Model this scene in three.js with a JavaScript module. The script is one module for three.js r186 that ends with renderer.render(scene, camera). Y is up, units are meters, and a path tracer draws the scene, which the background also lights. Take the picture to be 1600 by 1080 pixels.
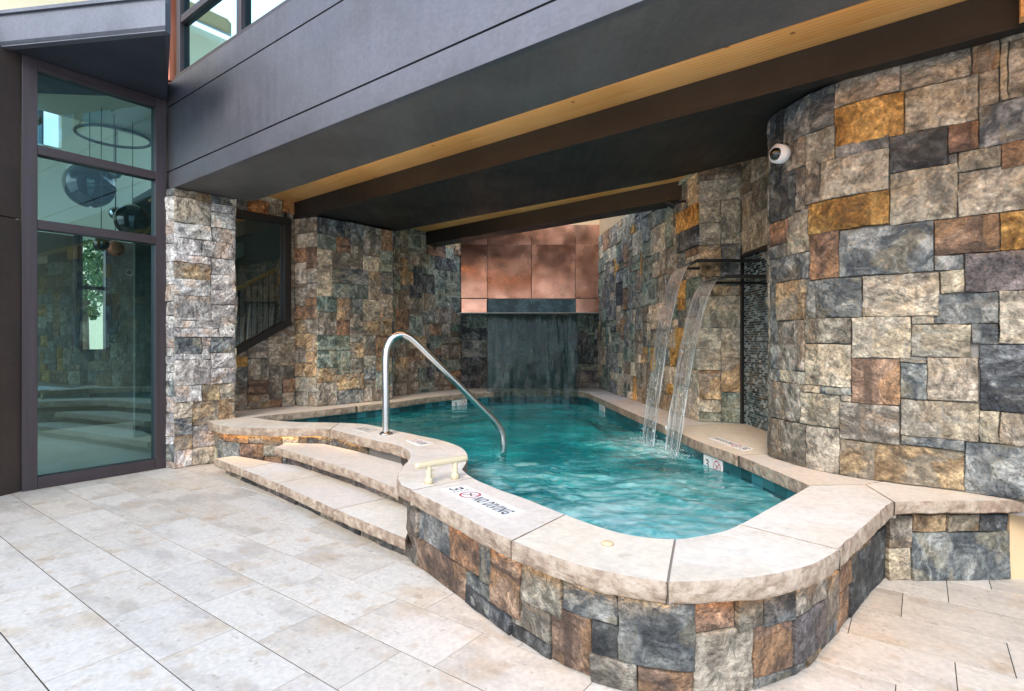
import * as THREE from 'three';
import { mergeGeometries } from 'three/addons/utils/BufferGeometryUtils.js';
import { RoundedBoxGeometry } from 'three/addons/geometries/RoundedBoxGeometry.js';
import { RectAreaLightUniformsLib } from 'three/addons/lights/RectAreaLightUniformsLib.js';

// ---------------------------------------------------------------- camera, sky, sun, exposure
RectAreaLightUniformsLib.init();
const scene = new THREE.Scene();
const FOC = 869, CX = 800, CY = 535, EYE = 1.35;
const camera = new THREE.PerspectiveCamera(2 * Math.atan(540 / FOC) * 180 / Math.PI, 1600 / 1080, 0.05, 400);
camera.position.set(0, EYE, 0);
camera.lookAt(0, EYE, -1);
camera.setViewOffset(1600, 1080, 0, 540 - CY, 1600, 1080);
const renderer = new THREE.WebGLRenderer({ antialias: true });
renderer.setSize(1600, 1080);
renderer.toneMapping = THREE.LinearToneMapping;
renderer.toneMappingExposure = 2.0;
renderer.shadowMap.enabled = true;
renderer.shadowMap.type = THREE.PCFSoftShadowMap;

// ---- noise
function rng(seed) { let a = seed >>> 0; return () => { a = (a + 0x6D2B79F5) >>> 0; let t = Math.imul(a ^ (a >>> 15), 1 | a); t = (t + Math.imul(t ^ (t >>> 7), 61 | t)) ^ t; return ((t ^ (t >>> 14)) >>> 0) / 4294967296; }; }
function hash(x, y, s) { let h = Math.imul(x, 374761393) + Math.imul(y, 668265263) + Math.imul(s, 1274126177); h = Math.imul(h ^ (h >>> 13), 1274126177); return ((h ^ (h >>> 16)) >>> 0) / 4294967296; }
function vn(x, y, per, s) {
  const xi = Math.floor(x), yi = Math.floor(y); let fx = x - xi, fy = y - yi;
  fx = fx * fx * fx * (fx * (fx * 6 - 15) + 10); fy = fy * fy * fy * (fy * (fy * 6 - 15) + 10);
  const w = (a) => per ? ((a % per) + per) % per : a;
  const x0 = w(xi), x1 = w(xi + 1), y0 = w(yi), y1 = w(yi + 1);
  const a = hash(x0, y0, s), b = hash(x1, y0, s), c = hash(x0, y1, s), d = hash(x1, y1, s);
  return a + (b - a) * fx + (c - a) * fy + (a - b - c + d) * fx * fy;
}
function fbm(x, y, per, s, oct = 5, gain = 0.5) { let v = 0, a = 1, t = 0; for (let i = 0; i < oct; i++) { v += a * vn(x, y, per, s + i * 17); t += a; a *= gain; x *= 2; y *= 2; if (per) per *= 2; } return v / t; }
function ridged(x, y, per, s, oct = 4) { let v = 0, a = 1, t = 0; for (let i = 0; i < oct; i++) { v += a * (1 - Math.abs(2 * vn(x, y, per, s + i * 13) - 1)); t += a; a *= 0.55; x *= 2; y *= 2; if (per) per *= 2; } return v / t; }
const sm = (a, b, x) => { x = Math.min(1, Math.max(0, (x - a) / (b - a))); return x * x * (3 - 2 * x); };
const mix3 = (a, b, t) => [a[0] + (b[0] - a[0]) * t, a[1] + (b[1] - a[1]) * t, a[2] + (b[2] - a[2]) * t];
const hex = (h) => [(h >> 16) & 255, (h >> 8) & 255, h & 255];

// the sky: pale blue with broken white cloud, the same all round
{
  const W = 512, Hh = 256, data = new Float32Array(W * Hh * 4);
  for (let j = 0; j < Hh; j++) for (let i = 0; i < W; i++) {
    const el = (j + 0.5) / Hh * Math.PI - Math.PI / 2, az = i / W * Math.PI * 2;
    const up = Math.max(0, Math.sin(el));
    const blue = mix3([0.72, 0.86, 1.0], [0.30, 0.52, 0.92], Math.pow(up, 0.55));
    const k = 1 / (up + 0.22), cx = Math.cos(az) * Math.cos(el) * k * 1.7, cy = Math.sin(az) * Math.cos(el) * k * 1.7;
    const c = sm(0.42, 0.62, fbm(cx + 40, cy + 40, 0, 5, 6, 0.52));
    const col = el < 0 ? [0.55, 0.54, 0.52] : mix3(blue, [1.5, 1.5, 1.52], c * 0.85);
    data.set([col[0] * 1.15, col[1] * 1.15, col[2] * 1.15, 1], (j * W + i) * 4);
  }
  const sky = new THREE.DataTexture(data, W, Hh, THREE.RGBAFormat, THREE.FloatType);
  sky.mapping = THREE.EquirectangularReflectionMapping; sky.magFilter = THREE.LinearFilter; sky.minFilter = THREE.LinearFilter; sky.colorSpace = THREE.LinearSRGBColorSpace; sky.needsUpdate = true;
  scene.background = sky; scene.environment = sky;
}
const sun = new THREE.DirectionalLight(0xfff5e9, 1.5);
sun.position.set(-5.5, 10.5, 11.5); sun.target.position.set(0, 0, -4);
sun.castShadow = true; sun.shadow.radius = 45; sun.shadow.mapSize.set(2048, 2048);
Object.assign(sun.shadow.camera, { left: -14, right: 14, top: 14, bottom: -14, near: 1, far: 60 });
scene.add(sun, sun.target);

// ---------------------------------------------------------------- helpers
const merge = (l, groups = false) => mergeGeometries(l.map((g) => g.index ? g.toNonIndexed() : g), groups);
const taken = {};
function numbered(n) { const k = taken[n] = (taken[n] ?? -1) + 1; return k ? n + '_' + String(k).padStart(3, '0') : n; }
function lit(o) { o.castShadow = true; o.receiveShadow = true; return o; }
function thing(name, label, category, group) { const g = new THREE.Group(); g.name = numbered(name); g.userData = { label, category }; if (group) g.userData.group = group; scene.add(g); return g; }
function tag(o, label, category, group) { Object.assign(o.userData, { label, category }); if (group) o.userData.group = group; return o; }
function mesh(name, geo, mat, parent = scene) { const m = lit(new THREE.Mesh(geo, mat)); m.name = parent === scene ? numbered(name) : name; parent.add(m); return m; }
function struct(name, geo, mat, label, category) { const m = mesh(name, geo, mat); m.userData = { kind: 'structure', label, category }; return m; }
// a photo pixel on the horizontal plane at height H: [x, depth]
const P = (x, y, H) => { const d = (EYE - H) * FOC / (y - CY); return [(x - CX) / FOC * d, d]; };
const V = (p, h) => new THREE.Vector3(p[0], h, -p[1]);
const add = (a, b, k = 1) => [a[0] + b[0] * k, a[1] + b[1] * k];
const sub = (a, b) => [a[0] - b[0], a[1] - b[1]];
const len = (a) => Math.hypot(a[0], a[1]);
const unit = (a) => { const l = len(a) || 1; return [a[0] / l, a[1] / l]; };
const lerp = (a, b, t) => [a[0] + (b[0] - a[0]) * t, a[1] + (b[1] - a[1]) * t];
function smooth(pts, step = 0.05) { // Catmull-Rom through plan points, evenly resampled
  const c = new THREE.CatmullRomCurve3(pts.map((p) => new THREE.Vector3(p[0], 0, p[1])), false, 'centripetal');
  const n = Math.max(2, Math.round(c.getLength() / step)), out = [];
  for (let i = 0; i <= n; i++) { const v = c.getPointAt(i / n); out.push([v.x, v.z]); }
  return out;
}
class Path { // a polyline in plan; side = +1 puts the outside to the left of travel (in x, depth axes)
  constructor(pts, side = 1, soft = false) {
    this.p = pts; this.side = side; this.s = [0]; this.soft = soft;
    for (let i = 1; i < pts.length; i++) this.s.push(this.s[i - 1] + len(sub(pts[i], pts[i - 1])));
    this.L = this.s.at(-1);
    this.segN = pts.slice(1).map((q, i) => { const d = unit(sub(q, pts[i])); return [-d[1] * side, d[0] * side]; });
    this.n = pts.map((_, i) => { const a = this.segN[Math.max(0, i - 1)], b = this.segN[Math.min(this.segN.length - 1, i)]; return unit([a[0] + b[0], a[1] + b[1]]); });
  }
  at(s) {
    let i = 0; while (i < this.s.length - 2 && s > this.s[i + 1]) i++;
    const t = (s - this.s[i]) / (this.s[i + 1] - this.s[i]);
    const p = lerp(this.p[i], this.p[i + 1], t);
    const n = this.soft ? unit(lerp(this.n[i], this.n[i + 1], Math.min(1, Math.max(0, t)))) : this.segN[i];
    return { p, n };
  }
  hit(x) { // where the sight line through a pixel column meets the path: {s, z}
    const k = (x - CX) / FOC; let best = null;
    for (let i = 0; i < this.p.length - 1; i++) {
      const a = this.p[i], b = this.p[i + 1], fa = a[0] - k * a[1], fb = b[0] - k * b[1];
      let t = fa / (fa - fb); const lo = i === 0 ? -3 : -1e-6, hi = i === this.p.length - 2 ? 3 : 1 + 1e-6;
      if (!(t >= lo && t <= hi)) continue;
      const z = a[1] + (b[1] - a[1]) * t; if (z < 0.5) continue;
      const s = this.s[i] + (this.s[i + 1] - this.s[i]) * t;
      if (!best || z < best.z) best = { s, z };
    }
    if (!best) { let e = 1e9; this.p.forEach((q, i) => { const d = Math.abs(q[0] / q[1] - k); if (d < e) { e = d; best = { s: this.s[i], z: q[1] }; } }); }
    return best;
  }
  offset(d) { return this.p.map((q, i) => add(q, this.n[i], d)); }
}
function prism(pts, y0, y1) { // a solid over a plan polygon
  const sh = new THREE.Shape(pts.map((p) => new THREE.Vector2(p[0], p[1])));
  const g = new THREE.ExtrudeGeometry(sh, { depth: y1 - y0, bevelEnabled: false });
  g.rotateX(-Math.PI / 2); // (x, depth, h) -> (x, h, -depth)
  g.translate(0, y0, 0); return g;
}
function bar(a, b, w, h, r = 0) { // a box from a to b (3-D points), w across in plan, h in height
  const A = new THREE.Vector3(...a), B = new THREE.Vector3(...b), L = A.distanceTo(B);
  const g = r ? new RoundedBoxGeometry(w, h, L, 2, r) : new THREE.BoxGeometry(w, h, L);
  const m = new THREE.Matrix4().lookAt(A, B, new THREE.Vector3(0, 1, 0)); g.applyMatrix4(m);
  const c = A.clone().add(B).multiplyScalar(0.5); g.translate(c.x, c.y, c.z); return g;
}
function post(p, y0, y1, w, d, dir, r = 0.004) { // an upright box at plan point p, d along dir, w across
  const g = new RoundedBoxGeometry(w, y1 - y0, d, 2, r); g.rotateY(Math.atan2(dir[0], -dir[1])); g.translate(p[0], (y0 + y1) / 2, -p[1]); return g;
}
function planarUV(g, scale = 1) { // uv in metres by the main direction of each face's normal
  const p = g.attributes.position, n = g.attributes.normal, uv = new Float32Array(p.count * 2);
  for (let i = 0; i < p.count; i++) {
    const ax = Math.abs(n.getX(i)), ay = Math.abs(n.getY(i)), az = Math.abs(n.getZ(i));
    let u, v; if (ay > ax && ay > az) { u = p.getX(i); v = p.getZ(i); } else if (ax > az) { u = p.getZ(i); v = p.getY(i); } else { u = p.getX(i); v = p.getY(i); }
    uv[i * 2] = u * scale; uv[i * 2 + 1] = v * scale;
  }
  g.setAttribute('uv', new THREE.BufferAttribute(uv, 2)); return g;
}
function tex(W, Hh, fn, srgb = true) {
  const d = new Uint8Array(W * Hh * 4);
  for (let j = 0; j < Hh; j++) for (let i = 0; i < W; i++) { const c = fn(i / W, j / Hh); const o = (j * W + i) * 4; if (typeof c === 'number') { d[o] = d[o + 1] = d[o + 2] = Math.max(0, Math.min(255, c * 255)); } else { d[o] = Math.max(0, Math.min(255, c[0])); d[o + 1] = Math.max(0, Math.min(255, c[1])); d[o + 2] = Math.max(0, Math.min(255, c[2])); } d[o + 3] = 255; }
  const t = new THREE.DataTexture(d, W, Hh, THREE.RGBAFormat); t.wrapS = t.wrapT = THREE.RepeatWrapping; t.magFilter = THREE.LinearFilter; t.minFilter = THREE.LinearMipmapLinearFilter; t.generateMipmaps = true;
  if (srgb) t.colorSpace = THREE.SRGBColorSpace; t.needsUpdate = true; return t;
}
const std = (o) => new THREE.MeshStandardMaterial(o);
const phys = (o) => new THREE.MeshPhysicalMaterial(o);

// ---------------------------------------------------------------- materials
const stoneBump = tex(512, 512, (u, v) => {
  const wx = fbm(u * 4, v * 4, 4, 301, 3) * 0.9, wy = fbm(u * 4, v * 4, 4, 302, 3) * 0.9;
  const a = ridged(u * 7 + wx * 3, v * 11 + wy * 3, 0, 310, 4), b = fbm(u * 20, v * 20, 20, 320, 5, 0.6);
  const ed = Math.min(u, v, 1 - u, 1 - v); // blends the seam of the warped part
  const k = sm(0, 0.06, ed);
  return 0.45 * (a * k + 0.5 * (1 - k)) + 0.55 * b;
}, false);
const stoneRoughTex = tex(256, 256, (u, v) => 0.72 + 0.28 * fbm(u * 8, v * 8, 8, 91, 4), false);
const STONE = {
  //  [mid, dark, light, second hue, share of second hue, vein strength]
  b: [0x6c6f6e, 0x484d51, 0x9f9f9a, 0x837a66, 0.40, 0.50],
  k: [0x484c4e, 0x2f3337, 0x85898a, 0x5a5650, 0.25, 0.60],
  l: [0xa89e8d, 0x81796c, 0xc5bba9, 0xb09d80, 0.30, 0.40],
  o: [0xb58a4c, 0x86602f, 0xd0a868, 0xa87f48, 0.40, 0.20],
  r: [0x866b59, 0x5e4b3f, 0xab907a, 0x9a7553, 0.40, 0.35],
  f: [0xb0a48e, 0x8c8170, 0xc8bda6, 0x98958c, 0.45, 0.35],
  t: [0xa38a6a, 0x776148, 0xc0a985, 0x8c8478, 0.50, 0.35],
  g: [0x837c70, 0x5f5950, 0xa7a094, 0x8c7761, 0.35, 0.50],
  p: [0x67605f, 0x494446, 0x8a8384, 0x7d6a5e, 0.35, 0.40],
  L: [0xb3aea9, 0x8b8785, 0xd3cfc9, 0xb59c88, 0.40, 0.35],
  e: [0x6f7a70, 0x4b554f, 0x98a096, 0x7f7a66, 0.35, 0.50],
  q: [0xb57f4c, 0x86593a, 0xc89c6c, 0xa6714a, 0.30, 0.15],
};
const stoneMat = {};
let si = 0;
for (const [key, [m, d, l, h, share, vein]] of Object.entries(STONE)) {
  const s = 1000 + 50 * si++, [M, D, L, H2] = [m, d, l, h].map(hex);
  const map = tex(400, 400, (u, v) => {
    const ed = Math.min(u, v, 1 - u, 1 - v), kk = sm(0, 0.05, ed);
    const wx = (fbm(u * 3, v * 3, 3, s, 3) - 0.5) * 1.6 * kk, wy = (fbm(u * 3, v * 3, 3, s + 5, 3) - 0.5) * 1.6 * kk;
    const n1 = fbm(u * 5 + wx, v * 6 + wy, 0, s + 10, 5, 0.55) * kk + fbm(u * 5, v * 6, 1, s + 10, 5, 0.55) * (1 - kk);
    const n2 = fbm(u * 3 + wy, v * 3 + wx, 0, s + 20, 3), n3 = fbm(u * 48, v * 48, 48, s + 30, 3, 0.7), n7 = fbm(u * 20 + wx * 4, v * 24 + wy * 4, 0, s + 35, 3, 0.6) * kk + 0.5 * (1 - kk);
    let c = mix3(M, D, sm(0.45, 0.68, n1)); c = mix3(c, L, sm(0.52, 0.30, n1) * 0.75);
    c = mix3(c, H2, sm(0.5, 0.66, n2) * share * 1.6 > 1 ? 1 : sm(0.5, 0.66, n2) * share * 1.6);
    const r = ridged(u * 8 + wx * 3, v * 11 + wy * 3, 0, s + 40, 4); c = mix3(c, L, sm(0.74, 0.92, r) * vein * kk);
    const r2 = ridged(u * 13 + wy * 3, v * 10 + wx * 3, 0, s + 44, 3); c = mix3(c, D, sm(0.78, 0.94, r2) * 0.6 * kk);
    const g = (0.76 + 0.48 * n3) * (0.66 + 0.68 * n7); return [c[0] * g, c[1] * g, c[2] * g];
  });
  stoneMat[key] = std({ name: 'stone_' + key, map, bumpMap: stoneBump, bumpScale: 0.036, roughnessMap: stoneRoughTex, roughness: 0.92, vertexColors: true });
}
const mortar = std({ color: new THREE.Color().setRGB(0.22, 0.205, 0.19), roughness: 1 });
const limeTop = [0, 1, 2, 3].map((k) => {
  const s = 3000 + k * 40, base = [0xe0dbd2, 0xdcd5ca, 0xe2ddd5, 0xddd8d0][k];
  return tex(400, 400, (u, v) => {
    const n = fbm(u * 3, v * 9, 3, s, 5, 0.55), n2 = fbm(u * 4, v * 4, 4, s + 9, 4), n3 = fbm(u * 64, v * 64, 64, s + 15, 2, 0.7), n4 = fbm(u * 18, v * 18, 18, s + 21, 3);
    let c = hex(base); c = mix3(c, hex(0xb5aea6), sm(0.48, 0.80, n) * 0.55); c = mix3(c, hex(0xcbb496), sm(0.55, 0.80, n2) * 0.45);
    c = mix3(c, hex(0xa89a8b), sm(0.68, 0.86, n4) * sm(0.5, 0.7, n2) * 0.45);
    const n5 = fbm(u * 40, v * 40, 40, s + 33, 2), n6 = fbm(u * 7, v * 7, 7, s + 37, 3); c = mix3(c, hex(0xa39585), sm(0.78, 0.90, n5) * 0.4); c = mix3(c, hex(0xc4ab8e), sm(0.66, 0.84, n6) * sm(0.45, 0.6, n4) * 0.4);
    const g = 0.94 + 0.12 * n3; return [c[0] * g, c[1] * g, c[2] * g];
  });
});
const limeBump = tex(512, 512, (u, v) => 0.6 * fbm(u * 24, v * 24, 24, 71, 4, 0.6) + 0.4 * fbm(u * 5, v * 5, 5, 75, 3), false);
const tileMats = [[0.86, 0.835, 0.805], [0.80, 0.77, 0.735], [0.83, 0.815, 0.795]].flatMap((c) => limeTop.map((map) => [map, c])).map(([map, c]) => std({ map, color: new THREE.Color().setRGB(...c), roughness: 0.62, bumpMap: limeBump, bumpScale: 0.002 }));
const copeTop = [0, 1, 2, 3].map((k) => { const s = 3300 + k * 40, base = [0xe2dcd2, 0xe0d6c6, 0xe4dfd8, 0xddd4ca][k]; return tex(384, 384, (u, v) => { const n = fbm(u * 2, v * 7, 2, s, 5, 0.55), n2 = fbm(u * 2, v * 2, 2, s + 9, 3), n3 = fbm(u * 50, v * 50, 50, s + 15, 2, 0.7), r = ridged(u * 2, v * 6, 2, s + 25, 3); let c = hex(base); c = mix3(c, hex(0xc9bfb2), sm(0.5, 0.8, n) * 0.5); c = mix3(c, hex(0xdccab2), sm(0.5, 0.8, n2) * 0.4); c = mix3(c, hex(0xb9a590), sm(0.86, 0.97, r) * 0.35); const g = 0.95 + 0.10 * n3; return [c[0] * g, c[1] * g, c[2] * g]; }); });
const copeMats = copeTop.map((map) => std({ map, roughness: 0.66, bumpMap: limeBump, bumpScale: 0.003, color: new THREE.Color().setRGB(0.97, 0.955, 0.93) }));
const chisel = std({ map: tex(512, 512, (u, v) => { const n = 0.4 * fbm(u * 5, v * 5, 5, 812, 3) + 0.6 * fbm(u * 16, v * 20, 16, 810, 5, 0.65), r = ridged(u * 11, v * 15, 0, 815, 3); let c = mix3(hex(0xa39280), hex(0x857262), sm(0.42, 0.70, n)); c = mix3(c, hex(0xbdb0a2), sm(0.5, 0.3, n) * 0.5); c = mix3(c, hex(0x77675a), sm(0.88, 0.98, r) * 0.5); return c; }), bumpMap: stoneBump, bumpScale: 0.024, roughness: 0.9 });
const grout = std({ color: new THREE.Color().setRGB(0.05, 0.046, 0.042), roughness: 1 });

const metalNoise = tex(512, 512, (u, v) => { const a = fbm(u * 4, v * 3, 4, 911, 5), b = fbm(u * 40, v * 3, 40, 915, 3), c = fbm(u * 90, v * 90, 90, 917, 2); return 0.35 + 0.28 * a + 0.14 * b + 0.06 * c; }, false);
const metalTone = (h1, h2, s) => tex(512, 512, (u, v) => { const a = fbm(u * 3, v * 3, 3, s, 5), b = fbm(u * 30, v * 2, 30, s + 7, 3), c = fbm(u * 70, v * 70, 70, s + 9, 2); const k = sm(0.25, 0.75, a * 0.8 + b * 0.2), g = 0.95 + 0.1 * c; return mix3(hex(h1), hex(h2), k).map((x) => x * g); });
const fasciaMat = std({ map: metalTone(0x6e6d73, 0x636267, 920), roughnessMap: metalNoise, roughness: 0.9, metalness: 0.6 });
const darkMetal = std({ map: metalTone(0x6d6a69, 0x605d5c, 930), roughnessMap: metalNoise, roughness: 1.0, metalness: 0.25 });
const brownMetal = std({ map: metalTone(0x4a3f3a, 0x403732, 940), roughnessMap: metalNoise, roughness: 1.0, metalness: 0.3 });
const beamBrown = std({ map: metalTone(0x2f2b29, 0x272422, 945), roughnessMap: metalNoise, roughness: 1.0, metalness: 0.2 });
const blackMetal = std({ map: metalTone(0x2a2827, 0x232120, 950), roughnessMap: metalNoise, roughness: 0.9, metalness: 0.2 });
const frameMat = std({ map: metalTone(0x4f474b, 0x463f42, 960), roughnessMap: metalNoise, roughness: 0.8, metalness: 0.4 });
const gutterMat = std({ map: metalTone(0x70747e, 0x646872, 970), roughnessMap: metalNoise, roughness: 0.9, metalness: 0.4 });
const copperMat = std({ map: tex(512, 512, (u, v) => { const a = fbm(u * 3, v * 4, 3, 981, 5), b = fbm(u * 9, v * 9, 9, 985, 4); let c = mix3(hex(0xcf9a82), hex(0xb27c62), sm(0.32, 0.70, a)); c = mix3(c, hex(0x8a6252), sm(0.5, 0.95, b) * 0.22); return c; }), roughnessMap: tex(256, 256, (u, v) => 0.14 + 0.30 * fbm(u * 5, v * 5, 5, 990, 4), false), roughness: 0.9, metalness: 0.9, bumpMap: tex(256, 256, (u, v) => fbm(u * 3, v * 3, 3, 995, 2), false), bumpScale: 0.012 });
const copperTrim = std({ map: copperMat.map, color: 0xf6d8cc, roughness: 0.5, metalness: 0.7 });
const woodTex = tex(512, 512, (u, v) => { const w = fbm(u * 2, v * 6, 2, 1011, 4), g = fbm(u * 3, v * 70, 3, 1015, 4, 0.6); let c = mix3(hex(0xe6b273), hex(0xcf9552), sm(0.35, 0.7, g * 0.7 + w * 0.3)); for (let k = 0; k < 5; k++) { const kx = hash(k, 3, 7), ky = hash(k, 5, 9), d = Math.hypot((u - kx) * 2.5, (v - ky) * 1.5); c = mix3(c, hex(0x7a4a22), sm(0.035, 0.012, d) * 0.85); } return c; });
const wood = std({ map: woodTex, roughness: 0.6 });
const steel = std({ color: 0xd9dad8, metalness: 1, roughness: 0.24 });
const ivory = std({ color: 0xc9bfa2, roughness: 0.42 });
const whitePlastic = phys({ color: 0xe4e4e2, roughness: 0.35, clearcoat: 0.3 });
const glassDoor = phys({ color: new THREE.Color().setRGB(0.80, 0.92, 0.90), transmission: 1, thickness: 0, roughness: 0.0, ior: 2.45, metalness: 0 });
const glassTint = phys({ color: new THREE.Color().setRGB(0.62, 0.87, 0.92), transmission: 1, thickness: 0, roughness: 0, ior: 1.03 });
const skyTint = phys({ color: new THREE.Color().setRGB(0.52, 0.70, 0.76), transmission: 1, thickness: 0, roughness: 0, ior: 1.03 });
const glassStair = phys({ color: new THREE.Color().setRGB(0.30, 0.42, 0.40), transmission: 1, thickness: 0, roughness: 0.0, ior: 2.6 });
const plaster = std({ map: tex(256, 256, (u, v) => { const n = fbm(u * 8, v * 8, 8, 1101, 5); return mix3(hex(0xd0b794), hex(0xc4aa86), n); }), roughness: 0.85 });
const slateMat = std({ map: tex(512, 512, (u, v) => { const n = fbm(u * 5, v * 5, 5, 1111, 5, 0.6), m = fbm(u * 90, v * 90, 90, 1115, 2, 0.8); return mix3(hex(0x4d6d70), hex(0x2f4a4c), sm(0.35, 0.65, n)).map((c) => c * (0.4 + 1.2 * m)); }), bumpMap: stoneBump, bumpScale: 0.006, roughness: 0.45 });

// ---------------------------------------------------------------- masonry builders
function stoneGeo(path, r, o, seed) {
  const R = rng(seed), w = r.s1 - r.s0, h = r.h1 - r.h0, cell = o.cell ?? 0.04;
  const nu = Math.max(2, Math.min(14, Math.round(w / cell))), nv = Math.max(2, Math.min(12, Math.round(h / cell)));
  const gap = o.gap ?? 0.0018, e = 0.005, pos = [], uv = [], col = [], idx = [];
  const d0 = (o.proud ?? 0.02) * R(), tiltU = (R() - 0.5) * 0.014, tiltV = (R() - 0.5) * 0.012, amp = (o.relief ?? 0.012) * (0.6 + 0.8 * R());
  const us = [gap, gap, gap + e], vs = [gap, gap, gap + e];
  for (let i = 1; i < nu; i++) us.push(gap + e + (w - 2 * (gap + e)) * i / nu); us.push(w - gap - e, w - gap, w - gap);
  for (let j = 1; j < nv; j++) vs.push(gap + e + (h - 2 * (gap + e)) * j / nv); vs.push(h - gap - e, h - gap, h - gap);
  const U = us.length, W = vs.length, ou = R() * 7, ov = R() * 7, ns = Math.floor(R() * 9999), turn = R() < 0.5;
  const br = (0.86 + 0.28 * R()) * (o.tone ?? 1), tint = [br * (0.97 + 0.06 * R()), br, br * (0.96 + 0.06 * R())];
  for (let j = 0; j < W; j++) for (let i = 0; i < U; i++) {
    const skirt = i === 0 || j === 0 || i === U - 1 || j === W - 1, rim = !skirt && (i === 1 || j === 1 || i === U - 2 || j === W - 2);
    let s = us[i], v = vs[j];
    if (i <= 2 || i >= U - 3) s += (vn(v * 14, 3.3, 0, ns) - 0.5) * 0.009; if (j <= 2 || j >= W - 3) v += (vn(s * 11, 7.1, 0, ns + 1) - 0.5) * 0.009;
    const edge = Math.min(us[i], w - us[i], vs[j], h - vs[j]);
    let d = d0 + tiltU * (s / w - 0.5) * 2 + tiltV * (v / h - 0.5) * 2 + amp * ((fbm(s * 9 + ou, v * 9 + ov, 0, ns, 3) - 0.5) * 2.2 + (ridged(s * 9 + ov, v * 13 + ou, 0, ns + 3, 3) - 0.6) * 1.5) * (0.45 + 0.55 * sm(0, 0.04, edge));
    if (rim) d -= 0.0035; if (skirt) d = -(o.back ?? 0.05);
    const q = path.at(r.s0 + s), p = add(q.p, q.n, d);
    pos.push(p[0], r.h0 + v, -p[1]); const a = (s + ou) / 0.7, b = (v + ov) / 0.7; uv.push(turn ? b : a, turn ? a : b); col.push(...tint);
  }
  const flip = path.side > 0;
  for (let j = 0; j < W - 1; j++) for (let i = 0; i < U - 1; i++) { const a = j * U + i, b = a + 1, c = a + U, d = c + 1; if (flip) idx.push(a, c, b, b, c, d); else idx.push(a, b, c, b, d, c); }
  const g = new THREE.BufferGeometry(); g.setAttribute('position', new THREE.Float32BufferAttribute(pos, 3)); g.setAttribute('uv', new THREE.Float32BufferAttribute(uv, 2)); g.setAttribute('color', new THREE.Float32BufferAttribute(col, 3)); g.setIndex(idx); g.computeVertexNormals(); return g;
}
function ashlar(s0, s1, h0, h1, cellS, seed, palette, sizes = [[3, 2], [4, 2], [2, 2], [4, 3], [3, 3], [2, 3], [5, 3], [5, 2], [2, 1], [3, 1]]) { // irregular coursed blocks on a grid
  const R = rng(seed), nS = Math.max(1, Math.round((s1 - s0) / cellS)), nH = Math.max(1, Math.round((h1 - h0) / cellS)), cs = (s1 - s0) / nS, ch = (h1 - h0) / nH, used = new Uint8Array(nS * nH), out = [];
  const warpS = Array.from({ length: nS + 1 }, (_, i) => (i === 0 || i === nS) ? 0 : (R() - 0.5) * 0.3 * cs), warpH = Array.from({ length: nH + 1 }, (_, i) => (i === 0 || i === nH) ? 0 : (R() - 0.5) * 0.3 * ch);
  for (let j = 0; j < nH; j++) for (let i = 0; i < nS; i++) {
    if (used[j * nS + i]) continue;
    const [a, b] = sizes[Math.floor(R() * sizes.length)]; let w = 0, h = 1;
    while (w < a && i + w < nS && !used[j * nS + i + w]) w++;
    if (i + w < nS && i + w === nS - 1) w++;
    while (h < b && j + h < nH) { let ok = true; for (let k = 0; k < w; k++) if (used[(j + h) * nS + i + k]) ok = false; if (!ok) break; h++; }
    for (let y = 0; y < h; y++) for (let x = 0; x < w; x++) used[(j + y) * nS + i + x] = 1;
    out.push({ s0: s0 + i * cs + warpS[i], s1: s0 + (i + w) * cs + warpS[i + w], h0: h0 + j * ch + warpH[j], h1: h0 + (j + h) * ch + warpH[j + h], k: palette[Math.floor(R() * palette.length)] });
  }
  return out;
}
function traced(path, list) { // blocks measured on the photo: [x0, x1, yTop, yBottom at the block's middle, stone]
  const rs = list.map(([x0, x1, y0, y1, k]) => { const a = path.hit(x0), b = path.hit(x1), m = path.hit((x0 + x1) / 2); const H = (y) => EYE - (y - CY) / FOC * m.z; return { s0: Math.min(a.s, b.s), s1: Math.max(a.s, b.s), h0: H(y1), h1: H(y0), k }; });
  const snap = (keys, tol) => { const all = []; rs.forEach((r) => keys.forEach((q) => all.push([r, q]))); all.sort((A, B) => A[0][A[1]] - B[0][B[1]]); let i = 0; while (i < all.length) { let j = i, v0 = all[i][0][all[i][1]], sum = 0; while (j < all.length && all[j][0][all[j][1]] - v0 < tol) { sum += all[j][0][all[j][1]]; j++; } for (let k = i; k < j; k++) all[k][0][all[k][1]] = sum / (j - i); i = j; } };
  snap(['s0', 's1'], 0.022); snap(['h0', 'h1'], 0.016);
  return rs.filter((r) => r.s1 - r.s0 > 0.03 && r.h1 - r.h0 > 0.02);
}
function grow(rects, bot, top, tol = 0.09) { // close the slivers left between measured blocks
  for (const r of rects) {
    const so = (q) => q !== r && q.s0 < r.s1 - 0.012 && q.s1 > r.s0 + 0.012, ho = (q) => q !== r && q.h0 < r.h1 - 0.010 && q.h1 > r.h0 + 0.010;
    const up = Math.min(top, ...rects.filter((q) => so(q) && q.h0 >= r.h1 - 0.012).map((q) => q.h0)); if (Math.abs(up - r.h1) < tol) r.h1 = up;
    const dn = Math.max(bot, ...rects.filter((q) => so(q) && q.h1 <= r.h0 + 0.012).map((q) => q.h1)); if (Math.abs(r.h0 - dn) < tol) r.h0 = dn;
    const rt = Math.min(...rects.filter((q) => ho(q) && q.s0 >= r.s1 - 0.015).map((q) => q.s0)); if (Math.abs(rt - r.s1) < tol) r.s1 = rt;
    const lf = Math.max(...rects.filter((q) => ho(q) && q.s1 <= r.s0 + 0.015).map((q) => q.s1)); if (Math.abs(r.s0 - lf) < tol) r.s0 = lf;
  }
  return rects.filter((r) => r.s1 - r.s0 > 0.025 && r.h1 - r.h0 > 0.02);
}
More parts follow.
